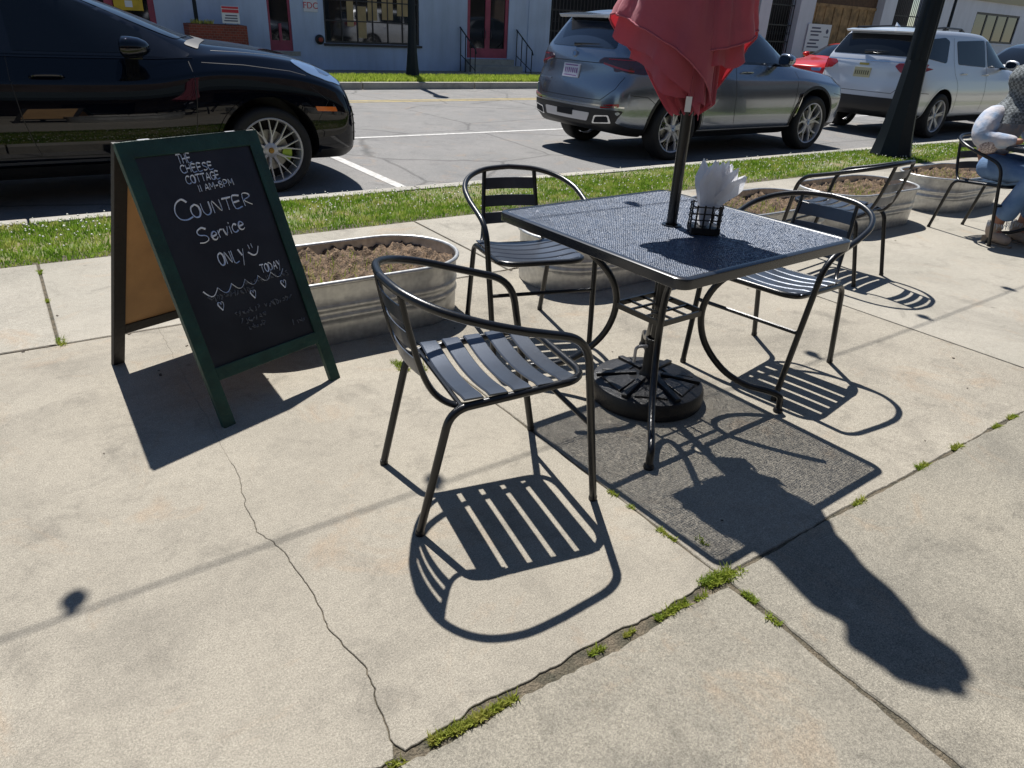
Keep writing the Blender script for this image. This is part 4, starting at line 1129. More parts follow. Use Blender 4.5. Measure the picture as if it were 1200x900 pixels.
def cage(stations, bf, br):
    """closed body mesh from stations; rows 0..9 from bottom centre to roof centre"""
    rings = []
    for (xl, xm, xt, zb, w_, zs, zg, yg, yr, zr, zc) in stations:
        h = zs-zb
        half = [(xl, 0, zb), (xl, .80*w_, zb), (xl, .955*w_, zb+.10), (xl, .998*w_, zb+.10+.34*(h-.1)), (xl+(xm-xl)*.3, 1.0*w_, zb+.10+.70*(h-.1)),
                (xm, .965*w_, zs), (xm, yg, zg), (xt, yr, zr), (xt+(.10 if xt > .3 and xt < 1.3 else 0.), yr*.5, zr+(zc-zr)*.75), (xt+(.14 if xt > .3 and xt < 1.3 else 0.), 0, zc)]
        ring = half+[(x, -y, z) for (x, y, z) in half[-2:0:-1]]
        rings.append(ring)
    n = len(rings[0])  # 18
    V = [p for r in rings for p in r]; F = []; MI = []
    for i in range(len(rings)-1):
        for k in range(n):
            k2 = (k+1) % n; F.append((i*n+k, i*n+k2, (i+1)*n+k2, (i+1)*n+k)); kk = k if k < 9 else 17-k
            MI.append(1 if kk in (0, 1) else 0)
    cre = []
    for end, base, bul in ((0, 0, -br), (1, (len(rings)-1)*n, bf)):
        # columns: rows j = 1..7 ; y = w, w/2, 0, -w/2, -w ; row 7 uses ring 8,9,8' as the inner columns, row 0 the bottom
        grid = []
        for j in range(1, 8):
            l = base+j; r = base+(18-j)
            if j == 7: row = [l, base+8, base+9, base+10, r]
            elif j == 1:
                # bottom row: inner columns new points + centre = ring 0
                a = Vector(V[l]); b = Vector(V[r]); row = [l]
                for f_ in (.25,): V.append(tuple(a.lerp(b, f_)+Vector((bul*.7, 0, 0)))); row.append(len(V)-1)
                row.append(base+0)
                for f_ in (.75,): V.append(tuple(a.lerp(b, f_)+Vector((bul*.7, 0, 0)))); row.append(len(V)-1)
                row.append(r)
                V[base] = (V[base][0]+bul*.9, 0, V[base][2])
            else:
                a = Vector(V[l]); b = Vector(V[r]); row = [l]
                for f_, g_ in ((.25, .8), (.5, 1.), (.75, .8)): V.append(tuple(a.lerp(b, f_)+Vector((bul*g_, 0, 0)))); row.append(len(V)-1)
                row.append(r)
            grid.append(row)
        for j in range(6):
            for c in range(4):
                q = (grid[j][c], grid[j][c+1], grid[j+1][c+1], grid[j+1][c])
                F.append(q if end == 1 else q[::-1]); MI.append(1 if j == 0 else 0)
        # bottom closure between ring bottom points: triangle fan (ring 1, col, ring 0) handled by quads
        F.append((grid[0][0], grid[0][2], grid[0][1])); MI.append(1); F.append((grid[0][2], grid[0][4], grid[0][3])); MI.append(1)
    return V, F, MI, n, len(rings)
def build_body(name, stations, bf, br, paintm, parent, wheels, wr, lvl=3, creases=None, cladding=False):
    V, F, MI, n, nr = cage(stations, bf, br)
    me = bpy.data.meshes.new(name); me.from_pydata(V, [], F)
    me.materials.append(paintm); me.materials.append(M_trim)
    me.polygons.foreach_set('material_index', MI)
    bm = bmesh.new(); bm.from_mesh(me); bmesh.ops.recalc_face_normals(bm, faces=bm.faces)
    cl = bm.edges.layers.float.get('crease_edge') or bm.edges.layers.float.new('crease_edge')
    for e in bm.edges:
        a, b = e.verts[0].index, e.verts[1].index
        if a < n*nr and b < n*nr:
            ra, rb = a//n, b//n; ka, kb = a % n, b % n
            ja, jb = (ka if ka < 10 else 18-ka), (kb if kb < 10 else 18-kb)
            if ja == jb: e[cl] = {1: .7, 2: .3, 4: .25, 5: .72, 6: .72, 7: .45}.get(ja, 0.)
            if ra == rb and ra in (0, nr-1) and ja in (1, 2, 3, 4, 5, 6): e[cl] = max(e[cl], .12)
            if creases and ra == rb and ra in creases and min(ja, jb) >= 6: e[cl] = max(e[cl], creases[ra])
    bm.to_mesh(me); bm.free()
    for p in me.polygons: p.use_smooth = True
    ob = bpy.data.objects.new('tmp', me); COL.objects.link(ob)
    md = ob.modifiers.new('s', 'SUBSURF'); md.levels = lvl; md.render_levels = lvl
    dg = bpy.context.evaluated_depsgraph_get()
    full = bpy.data.meshes.new_from_object(ob.evaluated_get(dg))
    bvh = BVHTree.FromPolygons([v.co.copy() for v in full.vertices], [tuple(p.vertices) for p in full.polygons])
    # wheel arches
    mb = MB()
    for wx in wheels:
        for s in (-1, 1):
            y0, y1 = (.60, 1.2) if s > 0 else (-1.2, -.60)
            mb.lathe([(wr, y0), (wr, y1)], 48, (wx, 0, wr*.86), axis='y')
    cut = mb.build('cut', [M_trim]); cut.data.materials.clear(); cut.data.materials.append(paintm); cut.data.materials.append(M_trim)
    for p in cut.data.polygons: p.material_index = 1
    bo = ob.modifiers.new('b', 'BOOLEAN'); bo.operation = 'DIFFERENCE'; bo.object = cut; bo.solver = 'EXACT'
    dg = bpy.context.evaluated_depsgraph_get(); dg.update()
    res = bpy.data.meshes.new_from_object(ob.evaluated_get(dg))
    bpy.data.objects.remove(ob); bpy.data.objects.remove(cut)
    res.set_sharp_from_angle(angle=R(38))
    o2 = bpy.data.objects.new(name, res); COL.objects.link(o2); o2.parent = parent
    return o2, bvh

def inside(p, poly):
    x, y = p; c = False; n = len(poly)
    for i in range(n):
        x1, y1 = poly[i]; x2, y2 = poly[i-1]
        if (y1 > y) != (y2 > y) and x < (x2-x1)*(y-y1)/(y2-y1)+x1: c = not c
    return c
def resamp(poly, st, closed=True):
    out = []; n = len(poly)
    for i in range(n if closed else n-1):
        a = poly[i]; b = poly[(i+1) % n]; L = math.dist(a, b); k = max(1, int(L/st))
        for j in range(k): out.append((a[0]+(b[0]-a[0])*j/k, a[1]+(b[1]-a[1])*j/k))
    if not closed: out.append(tuple(poly[-1]))
    return out
def soft(poly, r=.03, n=4):
    pts = [Vector((x, y, 0)) for x, y in poly]; out = []
    N = len(pts)
    for i in range(N):
        a, b, c = pts[i-1], pts[i], pts[(i+1) % N]; d1 = a-b; d2 = c-b; rr = min(r, d1.length*.45, d2.length*.45)
        p = b+d1.normalized()*rr; q = b+d2.normalized()*rr
        for k in range(n+1):
            t = k/n; v = p*(1-t)**2+b*2*t*(1-t)+q*t*t; out.append((v.x, v.y))
    return out
def proj(bvh, view, u, v):
    """view: ('side', s) u = x, v = z ; ('end', s) u = y, v = z ; ('dir', angle) diagonal ; ('top',)"""
    k = view[0]
    if k == 'side': o_ = Vector((u, 3*view[1], v)); d = Vector((0, -view[1], 0))
    elif k == 'end': o_ = Vector((5*view[1], u, v)); d = Vector((-view[1], 0, 0))
    elif k == 'top': o_ = Vector((u, v, 5)); d = Vector((0, 0, -1))
    h = bvh.ray_cast(o_, d)
    if h[0] is None:
        if k == 'side': q = Vector((u, .8*view[1], v))
        elif k == 'end': q = Vector((2.2*view[1], u, v))
        else: q = Vector((u, v, 1))
        h = bvh.find_nearest(q)
        return h[0], -d
    nrm = h[1]
    if nrm.dot(d) > 0: nrm = -nrm
    return h[0], nrm
def patch(bvh, view, poly, mat, name, parent, off=.004, st=.045, rnd=.0, skirt=.006):
    if rnd: poly = soft(poly, rnd)
    bd = resamp(poly, st); nb = len(bd)
    xs = [p[0] for p in bd]; ys = [p[1] for p in bd]; pts = list(bd)
    x = min(xs)+st*.5
    while x < max(xs):
        y = min(ys)+st*.5
        while y < max(ys):
            if inside((x, y), bd) and min(math.dist((x, y), q) for q in bd) > st*.45: pts.append((x, y))
            y += st
        x += st
    r = geometry.delaunay_2d_cdt([Vector(p) for p in pts], [], [list(range(nb))], 1, 1e-6)
    V = []; 
    for p in r[0]:
        l, nn = proj(bvh, view, p.x, p.y); V.append((l, nn))
    vs = [l+nn*off for l, nn in V]; fs = [tuple(f) for f in r[2]]
    ec = {}
    for f in fs:
        for i in range(len(f)):
            a, b = f[i], f[(i+1) % len(f)]; ec[(a, b)] = ec.get((a, b), 0)+1
    base = len(vs); vs += [l-nn*skirt for l, nn in V]
    for (a, b) in list(ec):
        if (b, a) not in ec: fs.append((a, a+base, b+base, b))
    me = MB(); me.add(vs, fs, 0, True)
    return me.build(name, mat, parent, sharp=40)
def seam(bvh, view, line, w_=.008, mat=None, name='panel_gap', parent=None, off=.0012, mb=None):
    pts = resamp(line, .04, False); P = [proj(bvh, view, *p) for p in pts]
    vs = []; fs = []
    for i, (l, nn) in enumerate(P):
        t = (P[min(i+1, len(P)-1)][0]-P[max(i-1, 0)][0]).normalized(); s = t.cross(nn).normalized()
        vs += [l+nn*off-s*w_/2, l+nn*off+s*w_/2]
    for i in range(len(P)-1): fs.append((2*i, 2*i+1, 2*i+3, 2*i+2))
    mb.add(vs, fs, 0, True)

def wheel(parent, x, y, s, style, rad=.378, rimr=.272, label=None):
    """s = outward side sign"""
    t = bpy.data.objects.new('wheel', None); COL.objects.link(t); t.parent = parent; t.location = (x, y, rad)
    t.empty_display_size = .1
    def q(r, d): return (r, d*s)
    mb = MB(); wd = .125
    mb.lathe([q(rimr-.004, -wd*.8), q(rimr+.02, -wd), q(rad-.03, -wd*1.02), q(rad-.006, -wd*.85), q(rad, -wd*.5), q(rad, wd*.5), q(rad-.006, wd*.85), q(rad-.03, wd*1.02), q(rad-.055, wd*1.04), q(rimr+.018, wd*1.0), q(rimr+.004, wd*.93), q(rimr-.002, wd*.8)], 56, axis='y', cap=False)
    mb.build('tyre', M_rubber, t, sharp=60)
    mb = MB(); mb.lathe([q(rimr-.003, -wd*.8), q(rimr-.02, -.02), q(rimr-.015, wd*.7), q(rimr-.012, wd*.90), q(rimr, wd*.955), q(rimr+.006, wd*.93), q(rimr+.006, wd*.86)], 56, axis='y', cap=False)
    rim = mb.build('rim', M_alloy, t, sharp=50)
    mb = MB(); mb.lathe([q(.001, -.04), q(rimr-.02, -.04), q(rimr-.02, -.045)], 32, axis='y', cap=False); mb.build('wheel_back', M_dark, t)
    mb = MB(); mb.lathe([q(.06, -.0), q(.06, .03), q(.175, .03), q(.175, .0)], 36, axis='y', cap=False); mb.build('brake_disc', M_disc, t)
    f0 = wd*.80
    mb = MB(); mb2 = MB()
    def spoke(a0, r0, a1, r1, w0, w1, d0=.0, d1=.0, m_=mb, th=.022):
        p0 = Vector((math.cos(a0)*r0, (f0-d0)*s, math.sin(a0)*r0)); p1 = Vector((math.cos(a1)*r1, (f0-d1)*s, math.sin(a1)*r1))
        dd = (p1-p0).normalized(); sd_ = dd.cross(Vector((0, 1, 0))).normalized(); up_ = Vector((0, s, 0))
        vs = []
        for p, w_ in ((p0, w0), (p1, w1)):
            vs += [p-sd_*w_/2, p+sd_*w_/2, p+sd_*w_*.7-up_*th, p-sd_*w_*.7-up_*th]
        m_.add(vs, [(0, 1, 5, 4), (1, 2, 6, 5), (2, 3, 7, 6), (3, 0, 4, 7), (0, 3, 2, 1), (4, 5, 6, 7)])
    rr = rimr-.012
    if style == 'spider':
        for k in range(10):
            a = 2*math.pi*k/10+.16
            spoke(a, .055, a, .135, .022, .020, .028, .012)
            spoke(a-.02, .125, a-.16, rr, .011, .0075, .012, .0); spoke(a+.02, .125, a+.16, rr, .011, .0075, .012, 0)
        cal = M_lime
    elif style == 'double':
        for k in range(5):
            a = 2*math.pi*k/5+.30
            spoke(a-.22, .05, a-.15, .17, .034, .026, .022, .008); spoke(a+.22, .05, a+.15, .17, .034, .026, .022, .008)
            spoke(a-.15, .165, a-.34, rr, .024, .020, .008, 0); spoke(a+.15, .165, a+.34, rr, .024, .020, .008, 0)
            spoke(a-.15, .165, a-.04, rr, .013, .010, .008, 0, mb2); spoke(a+.15, .165, a+.04, rr, .013, .010, .008, 0, mb2)
        cal = M_disc
    else:
        for k in range(6):
            a = 2*math.pi*k/6+.2
            spoke(a-.10, .05, a-.09, rr, .026, .022, .02, 0); spoke(a+.10, .05, a+.09, rr, .026, .022, .02, 0)
        cal = M_disc
    mb.lathe([q(.001, f0-.012), q(.05, f0-.018), q(.068, f0-.03), q(.068, f0-.06)], 24, axis='y', cap=False)
    mb.build('spokes', M_alloy, rim)
    if mb2.v: mb2.build('dark_spokes', M_gloss, rim)
    mb = MB(); mb.lathe([q(.001, f0-.004), q(.022, f0-.006), q(.027, f0-.016)], 20, axis='y', cap=False); mb.build('hub_cap', pbr('hub_bronze', (.30, .17, .04), .3, metal=.6) if style == 'spider' else M_lamp, rim)
    mb = MB()
    vs = []; 
    for (r_, a_) in ((.12, -.3), (.20, -.3), (.205, 0), (.20, .35), (.12, .35)):
        for d in (.01, .055): vs.append((math.cos(a_-.3)*r_, d*s, math.sin(a_-.3)*r_))
    mb.add(vs, [(0, 2, 4, 6, 8), (1, 9, 7, 5, 3)]+[(2*i, 2*i+1, (2*i+3) % 10, (2*i+2) % 10) for i in range(5)])
    mb.build('caliper', cal, t)
    return t
def mirror(parent, x, y, z, s, mat, L=.26):
    t = bpy.data.objects.new('wing_mirror', None); COL.objects.link(t); t.parent = parent; t.location = (x, y, z); t.empty_display_size = .1
    n = 14; vs = []; fs = []; m_ = 12
    # rounded housing, long axis along y, back face towards rear
    prof = [(-.085, .94, .80), (-.07, 1, 1), (-.02, .99, .98), (.04, .86, .86), (.09, .58, .58), (.115, .22, .25)]
    for (dx, sy, sz) in prof:
        for k in range(n):
            a = 2*math.pi*k/n; ca, sa = math.cos(a), math.sin(a)
            yy = math.copysign(abs(ca)**.7, ca)*.125*sy; zz = math.copysign(abs(sa)**.75, sa)*.082*sz
            vs.append((dx-.25*yy*s, yy*1.0+s*.125, zz*(1-.12*ca*s)+.01))
    for i in range(len(prof)-1):
        for k in range(n): fs.append((i*n+k, i*n+(k+1) % n, (i+1)*n+(k+1) % n, (i+1)*n+k))
    fs.append(tuple(range(n))[::-1]); fs.append(tuple(range((len(prof)-1)*n, len(prof)*n)))
    mb = MB(); mb.add(vs, fs, 0, True); mb.build('housing', mat, t, sharp=50)
    mb = MB(); g_ = vs[:n]; c = Vector((0, 0, 0))
    for v in g_: c += Vector(v)
    c /= n; mb.add([(v[0]-.004, c.y+(v[1]-c.y)*.86, c.z+(v[2]-c.z)*.86) for v in g_], [tuple(range(n))]); mb.build('mirror_glass', pbr('mirror_glass', (.6, .66, .7), .03, metal=1), t)
    mb = MB(); mb.box((-.03, -.07 if s > 0 else .0, -.075), (.05, .0 if s > 0 else .07, -.04)); mb.bar((0, -s*.09, -.07), (0, s*.14, -.058), .10, .03, mi=0); mb.build('mirror_stalk', M_gloss, t, bevel=.006)
    return t
def handle(bvh, parent, s, x, z, L=.20, mat=None):
    l, nn = proj(bvh, ('side', s), x, z); mb = MB()
    pts = catmull([l+Vector((-L/2, 0, 0))-nn*.004, l+Vector((-L*.38, 0, .002))+nn*.030, l+nn*.036+Vector((0, 0, .003)), l+Vector((L*.38, 0, .002))+nn*.030, l+Vector((L/2, 0, 0))-nn*.004], 4)
    mb.tube(pts, .012, 8); mb.build('door_handle', mat, parent)

def arch_trim(mb, bvh, s, wx, r, a0=-8, a1=188, cz=.33, w_=.03, off=.004):
    pts = [(wx+r*math.cos(R(a)), cz+r*math.sin(R(a))) for a in range(a0, a1+1, 6)]
    seam(bvh, ('side', s), pts, w_, mb=mb, off=off)

# ---- black SUV -------------------------------------------------------------
def black_suv():
    t = empty('parked_car', (.54, 7.70, -.15), 0, 'glossy black SUV parked at the kerb behind the chalkboard sign', 'car', 'cars parked along the street')
    st = [(-2.42,-2.38,-2.10,.38,.84,.98,1.12,.74,.52,1.36,1.40), (-2.26,-2.20,-1.95,.30,.94,.99,1.15,.82,.58,1.52,1.57), (-1.95,-1.9,-1.7,.26,.985,.99,1.15,.87,.62,1.60,1.65),
          (-1.45,-1.45,-1.35,.24,1.0,.98,1.14,.89,.64,1.635,1.69), (-.8,-.8,-.8,.22,.985,.96,1.11,.885,.645,1.64,1.695), (-.25,-.25,-.25,.22,.98,.95,1.10,.88,.64,1.63,1.685),
          (.25,.25,-.02,.22,.985,.95,1.09,.88,.62,1.59,1.645), (.62,.62,.36,.22,.99,.96,1.095,.86,.60,1.45,1.50), (.90,.92,.90,.23,.995,1.03,1.15,.85,.66,1.235,1.265),
          (1.15,1.15,1.15,.24,1.0,1.04,1.165,.83,.63,1.215,1.25), (1.45,1.45,1.45,.25,1.0,1.03,1.16,.82,.61,1.20,1.235), (1.85,1.85,1.85,.26,.99,.99,1.11,.79,.58,1.15,1.18), (2.14,2.12,2.10,.25,.965,.91,1.02,.74,.55,1.06,1.08),
          (2.33,2.29,2.24,.26,.895,.80,.92,.67,.50,.955,.97)]
    body, bvh = build_body('body', st, .10, .10, P_black, t, (-1.45, 1.45), .452)
    for s in (-1, 1):
        sv = ('side', s)
        # side glass
        patch(bvh, sv, [(-2.02, 1.28), (-1.72, 1.50), (-1.1, 1.575), (-.2, 1.585), (.20, 1.53), (.55, 1.36), (.90, 1.16), (.84, 1.135), (-.3, 1.145), (-1.4, 1.165), (-1.95, 1.22)], M_gloss, 'window_trim', t, .003, .06, .03)
        patch(bvh, sv, [(-.36, 1.165), (-.36, 1.545), (-.1, 1.55), (.15, 1.51), (.5, 1.345), (.56, 1.30), (.56, 1.16)], M_glass, 'window', t, .006, .06, .02)
        patch(bvh, sv, [(-1.30, 1.18), (-1.30, 1.52), (-.46, 1.548), (-.46, 1.165)], M_glass, 'window', t, .006, .06, .02)
        patch(bvh, sv, [(-1.86, 1.24), (-1.66, 1.46), (-1.38, 1.51), (-1.38, 1.19)], M_glass, 'window', t, .006, .06, .02)
        # belt trim strip
        mb = MB(); seam(bvh, sv, [(-1.95, 1.205), (-1.4, 1.15), (-.3, 1.128), (.60, 1.125), (.90, 1.135)], .012, mb=mb, off=.007); mb.build('belt_trim', M_gloss, t)
        # seams
        mb = MB()
        seam(bvh, sv, [(.86, 1.12), (.875, 1.0), (.86, .80), (.83, .60), (.80, .42)], .007, mb=mb)
        seam(bvh, sv, [(-.41, 1.14), (-.42, .98), (-.40, .70), (-.37, .55), (-.33, .42)], .007, mb=mb)
        seam(bvh, sv, [(-1.34, 1.14), (-1.30, .95), (-1.12, .82), (-.98, .60), (-.92, .42)], .007, mb=mb)
        seam(bvh, sv, [(-.92, .415), (.80, .415)], .007, mb=mb)
        seam(bvh, sv, [(.96, 1.105), (1.3, 1.09), (1.7, 1.045), (1.84, 1.01)], .006, mb=mb)
        seam(bvh, sv, [(1.86, .92), (2.02, .80), (1.90, .62)], .006, mb=mb)
        mb.build('panel_gap', M_trim, t)
        mb = MB(); seam(bvh, sv, [(-.98, .375), (.98, .375)], .022, mb=mb, off=.006); mb.build('sill_strip', M_alloy if False else pbr('satin_sill', (.16, .16, .16), .25, metal=.8), t)
        mb = MB(); seam(bvh, sv, [(-1.0, .31), (1.0, .31)], .10, mb=mb, off=.004); mb.build('sill_cladding', M_trim, t)
        for wx in (-1.45, 1.45):
            mb = MB(); arch_trim(mb, bvh, s, wx, .468, -6, 186, .389, .026, .010); mb.build('arch_lip', P_black, t)
        for wx in (-1.45, 1.45): wheel(t, wx, s*.865, s, 'spider', .378, .283)
        patch(bvh, sv, [(1.90, .715), (2.10, .705), (2.085, .745), (1.885, .755)], M_amber, 'side_marker', t, .008, .03, .008)
        handle(bvh, t, s, -.18, .99, .22, P_black); handle(bvh, t, s, -1.10, 1.0, .22, P_black)
        mirror(t, .44, s*.93, 1.205, s, P_black)
        # headlamp, wrapping the corner
        patch(bvh, ('top', 1), [(1.74, s*.80), (1.80, s*.70), (2.05, s*.63), (2.22, s*.58), (2.27, s*.64), (2.20, s*.80), (2.05, s*.885), (1.88, s*.885)], M_lamp, 'headlight', t, .006, .035, .04)
        patch(bvh, ('top', 1), [(1.98, s*.74), (2.04, s*.68), (2.12, s*.66), (2.14, s*.72), (2.08, s*.80), (2.00, s*.82)], M_chrome, 'lamp_projector', t, .009, .03, .02)
        mb = MB(); seam(bvh, ('top', 1), [(1.80, s*.73), (2.02, s*.655), (2.20, s*.60), (2.245, s*.64)], .012, mb=mb, off=.010); mb.build('lamp_trim', M_gloss, t)
        # gloss black rail along the roof edge
        mb = MB(); mb.tube([proj(bvh, sv, x, z)[0]+Vector((0, s*.004, .006)) for x, z in ((-1.7, 1.60), (-1.0, 1.665), (-.3, 1.67), (.05, 1.63))], .014, 8); mb.build('roof_rail', M_gloss, t)
    patch(bvh, ('end', 1), [(-.66, .72), (.66, .72), (.74, .60), (.66, .46), (-.66, .46), (-.74, .60)], M_trim, 'grille', t, .005, .06, .03)
    mb = MB()
    for z in (.50, .55, .60, .65, .70): seam(bvh, ('end', 1), [(-.66, z), (.66, z)], .016, mb=mb, off=.014)
    mb.build('grille_slats', M_gloss, t)
    for s in (-1, 1):
        patch(bvh, ('end', 1), [(s*.64, .76), (s*.84, .74), (s*.84, .42), (s*.70, .40), (s*.68, .6)], M_trim, 'air_intake', t, .007, .05, .02)
        mb = MB()
        for z in (.48, .56, .64, .71): seam(bvh, ('end', 1), [(s*.68, z), (s*.84, z+.01)], .012, mb=mb, off=.02)
        mb.build('intake_fins', M_gloss, t)
    # windscreen
    patch(bvh, ('top', 1), [(.84, -.66), (1.00, -.3), (1.02, .3), (.84, .66), (.10, .54), (.05, .0), (.10, -.54)], M_glass, 'windscreen', t, .005, .08, .05)
    patch(bvh, ('top', 1), [(.88, -.70), (1.06, -.3), (1.06, .3), (.88, .70), (.98, .74), (1.14, .3), (1.14, -.3), (.98, -.74)], M_trim, 'cowl', t, .005, .08, .02)
    mb = MB(); mb.tube([(1.04, -.62, 1.20), (.92, -.35, 1.235), (.86, -.05, 1.27)], .008, 6); mb.tube([(1.08, .0, 1.195), (.95, .3, 1.22), (.90, .55, 1.23)], .008, 6); mb.build('wiper', M_trim, t)
    patch(bvh, ('end', -1), [(-.60, 1.20), (.60, 1.20), (.48, 1.44), (-.48, 1.44)], M_glass, 'rear_window', t, .005, .08, .05)
    patch(bvh, ('end', -1), [(-.84, 1.02), (.84, 1.02), (.84, 1.10), (-.84, 1.10)], M_tailred, 'tail_light', t, .006, .06, .02)
    mb = MB(); seam(bvh, ('top', 1), [(1.08, -.74), (1.5, -.72), (1.95, -.62), (2.14, -.48), (2.20, 0), (2.14, .48), (1.95, .62), (1.5, .72), (1.08, .74)], .007, mb=mb); mb.build('bonnet_gap', M_trim, t)
    return t
black_suv()

# ---- grey SUV --------------------------------------------------------------
def tail_common(t, bvh, plate_m, yp, z0, z1, pw=.31):
    pz = (z0+z1)/2
def grey_suv():
    t = empty('parked_car', (8.69, 7.72, -.15), 0, 'metallic grey SUV seen from its rear corner behind the umbrella', 'car', 'cars parked along the street')
    st = [(-2.42,-2.34,-2.10,.40,.84,1.02,1.27,.76,.60,1.62,1.665), (-2.30,-2.22,-1.98,.32,.94,1.02,1.26,.84,.635,1.68,1.73), (-1.95,-1.92,-1.75,.28,.985,1.02,1.22,.885,.65,1.705,1.755), (-1.46,-1.46,-1.35,.25,1.0,1.01,1.19,.90,.66,1.715,1.765),
          (-.8,-.8,-.8,.24,.985,.99,1.16,.895,.66,1.71,1.76), (-.2,-.2,-.2,.24,.98,.98,1.145,.89,.66,1.70,1.75), (.35,.35,.08,.24,.98,.98,1.135,.885,.645,1.67,1.72), (.75,.75,.45,.24,.985,.99,1.13,.865,.61,1.53,1.575),
          (1.02,1.04,1.06,.24,.99,1.0,1.13,.83,.63,1.185,1.205), (1.25,1.25,1.25,.25,.995,.99,1.11,.82,.61,1.145,1.165), (1.48,1.48,1.48,.25,1.0,.97,1.09,.80,.59,1.12,1.14), (1.95,1.95,1.95,.27,.985,.92,1.04,.76,.56,1.07,1.085), (2.17,2.15,2.13,.26,.955,.90,1.02,.73,.54,1.055,1.07), (2.29,2.26,2.23,.28,.89,.85,.97,.68,.52,1.0,1.01)]
    body, bvh = build_body('body', st, .09, .11, P_grey, t, (-1.46, 1.46), .468)
    for s in (-1, 1):
        sv = ('side', s)
        patch(bvh, sv, [(-2.10, 1.34), (-1.82, 1.585), (-1.2, 1.64), (-.2, 1.645), (.22, 1.60), (.62, 1.42), (1.0, 1.18), (.95, 1.155), (-.3, 1.175), (-1.4, 1.205), (-1.98, 1.275)], M_gloss, 'window_trim', t, .003, .06, .03)
        patch(bvh, sv, [(-.30, 1.20), (-.30, 1.61), (-.05, 1.612), (.18, 1.575), (.58, 1.39), (.64, 1.34), (.64, 1.185)], M_glass2, 'window', t, .006, .06, .02)
        patch(bvh, sv, [(-1.28, 1.22), (-1.30, 1.60), (-.40, 1.61), (-.40, 1.20)], M_glass, 'window', t, .006, .06, .02)
        patch(bvh, sv, [(-1.95, 1.33), (-1.74, 1.54), (-1.40, 1.585), (-1.38, 1.24)], M_glass, 'window', t, .006, .06, .02)
        mb = MB()
        seam(bvh, sv, [(.98, 1.14), (1.0, 1.0), (.97, .7), (.93, .42)], .007, mb=mb)
        seam(bvh, sv, [(-.35, 1.18), (-.36, .98), (-.33, .6), (-.28, .42)], .007, mb=mb)
        seam(bvh, sv, [(-1.33, 1.2), (-1.26, 1.0), (-1.08, .84), (-.96, .60), (-.92, .42)], .007, mb=mb)
        seam(bvh, sv, [(-2.26, .80), (-2.0, .78), (-1.86, .70)], .006, mb=mb)
        seam(bvh, sv, [(1.92, .80), (2.20, .76)], .006, mb=mb)
        mb.build('panel_gap', M_trim, t)
        mb = MB(); seam(bvh, sv, [(-1.0, .36), (1.0, .36)], .014, mb=mb, off=.008); mb.build('sill_strip', M_alloy, t)
        mb = MB(); seam(bvh, sv, [(-1.02, .29), (1.02, .29)], .10, mb=mb, off=.004); mb.build('sill_cladding', M_trim, t)
        for wx in (-1.46, 1.46):
            mb = MB(); arch_trim(mb, bvh, s, wx, .489, -6, 186, .402, .036, .006); mb.build('arch_lip', M_trim, t)
            wheel(t, wx, s*.87, s, 'double', .385, .283)
        patch(bvh, sv, [(1.06, .80), (1.14, .82), (1.06, .50), (1.02, .48)], M_gloss, 'side_vent', t, .006, .04, .01)
        mb = MB(); seam(bvh, sv, [(1.13, .80), (1.05, .52)], .014, mb=mb, off=.012); mb.build('vent_trim', M_chrome, t)
        handle(bvh, t, s, -.14, 1.07, .24, P_grey); handle(bvh, t, s, -1.12, 1.09, .24, P_grey)
        mirror(t, .52, s*.93, 1.235, s, P_grey)
        mb = MB(); mb.tube([proj(bvh, sv, x, z)[0]+Vector((0, s*.002, .010)) for x, z in ((-1.9, 1.66), (-1.2, 1.73), (-.3, 1.735), (.05, 1.70))], .016, 8); mb.build('roof_rail', M_gloss, t)
        # tail lamps: dark L-shaped lens on the hatch wrapping to the side
        patch(bvh, ('end', -1), [(s*.46, 1.165), (s*.52, 1.20), (s*.86, 1.215), (s*.93, 1.16), (s*.93, 1.03), (s*.80, 1.06), (s*.58, 1.12), (s*.46, 1.14)], M_taildark, 'tail_light', t, .012, .04, .015)
        mb = MB(); seam(bvh, ('end', -1), [(s*.54, 1.135), (s*.70, 1.105), (s*.88, 1.065)], .020, mb=mb, off=.018); seam(bvh, ('end', -1), [(s*.60, 1.185), (s*.86, 1.185)], .010, mb=mb, off=.018); mb.build('light_bar', M_tailred, t)
        patch(bvh, sv, [(-2.36, 1.18), (-2.12, 1.19), (-2.0, 1.165), (-2.14, 1.10), (-2.36, 1.05)], M_taildark, 'tail_light_side', t, .012, .035, .01)
        patch(bvh, ('end', -1), [(s*.62, .63), (s*.86, .66), (s*.86, .70), (s*.62, .665)], M_tailred, 'reflector', t, .010, .04, .01)
        patch(bvh, ('end', -1), [(s*.50, .44), (s*.78, .47), (s*.75, .56), (s*.54, .54)], M_chrome, 'exhaust', t, .014, .04, .02)
        patch(bvh, ('end', -1), [(s*.53, .455), (s*.75, .48), (s*.73, .545), (s*.56, .525)], M_dark, 'exhaust_opening', t, .018, .04, .02)
        patch(bvh, ('end', 1), [(s*.50, .90), (s*.78, .88), (s*.80, .80), (s*.52, .80)], M_lamp, 'headlight', t, .008, .05, .02)
    patch(bvh, ('end', -1), [(-.64, 1.30), (.64, 1.30), (.53, 1.585), (-.53, 1.585)], M_glass2, 'rear_window', t, .006, .06, .05)
    patch(bvh, ('end', -1), [(-.57, 1.595), (.57, 1.595), (.58, 1.655), (-.58, 1.655)], M_gloss, 'spoiler_shadow', t, .004, .06, .01)  # black strip paints the shadow under the spoiler
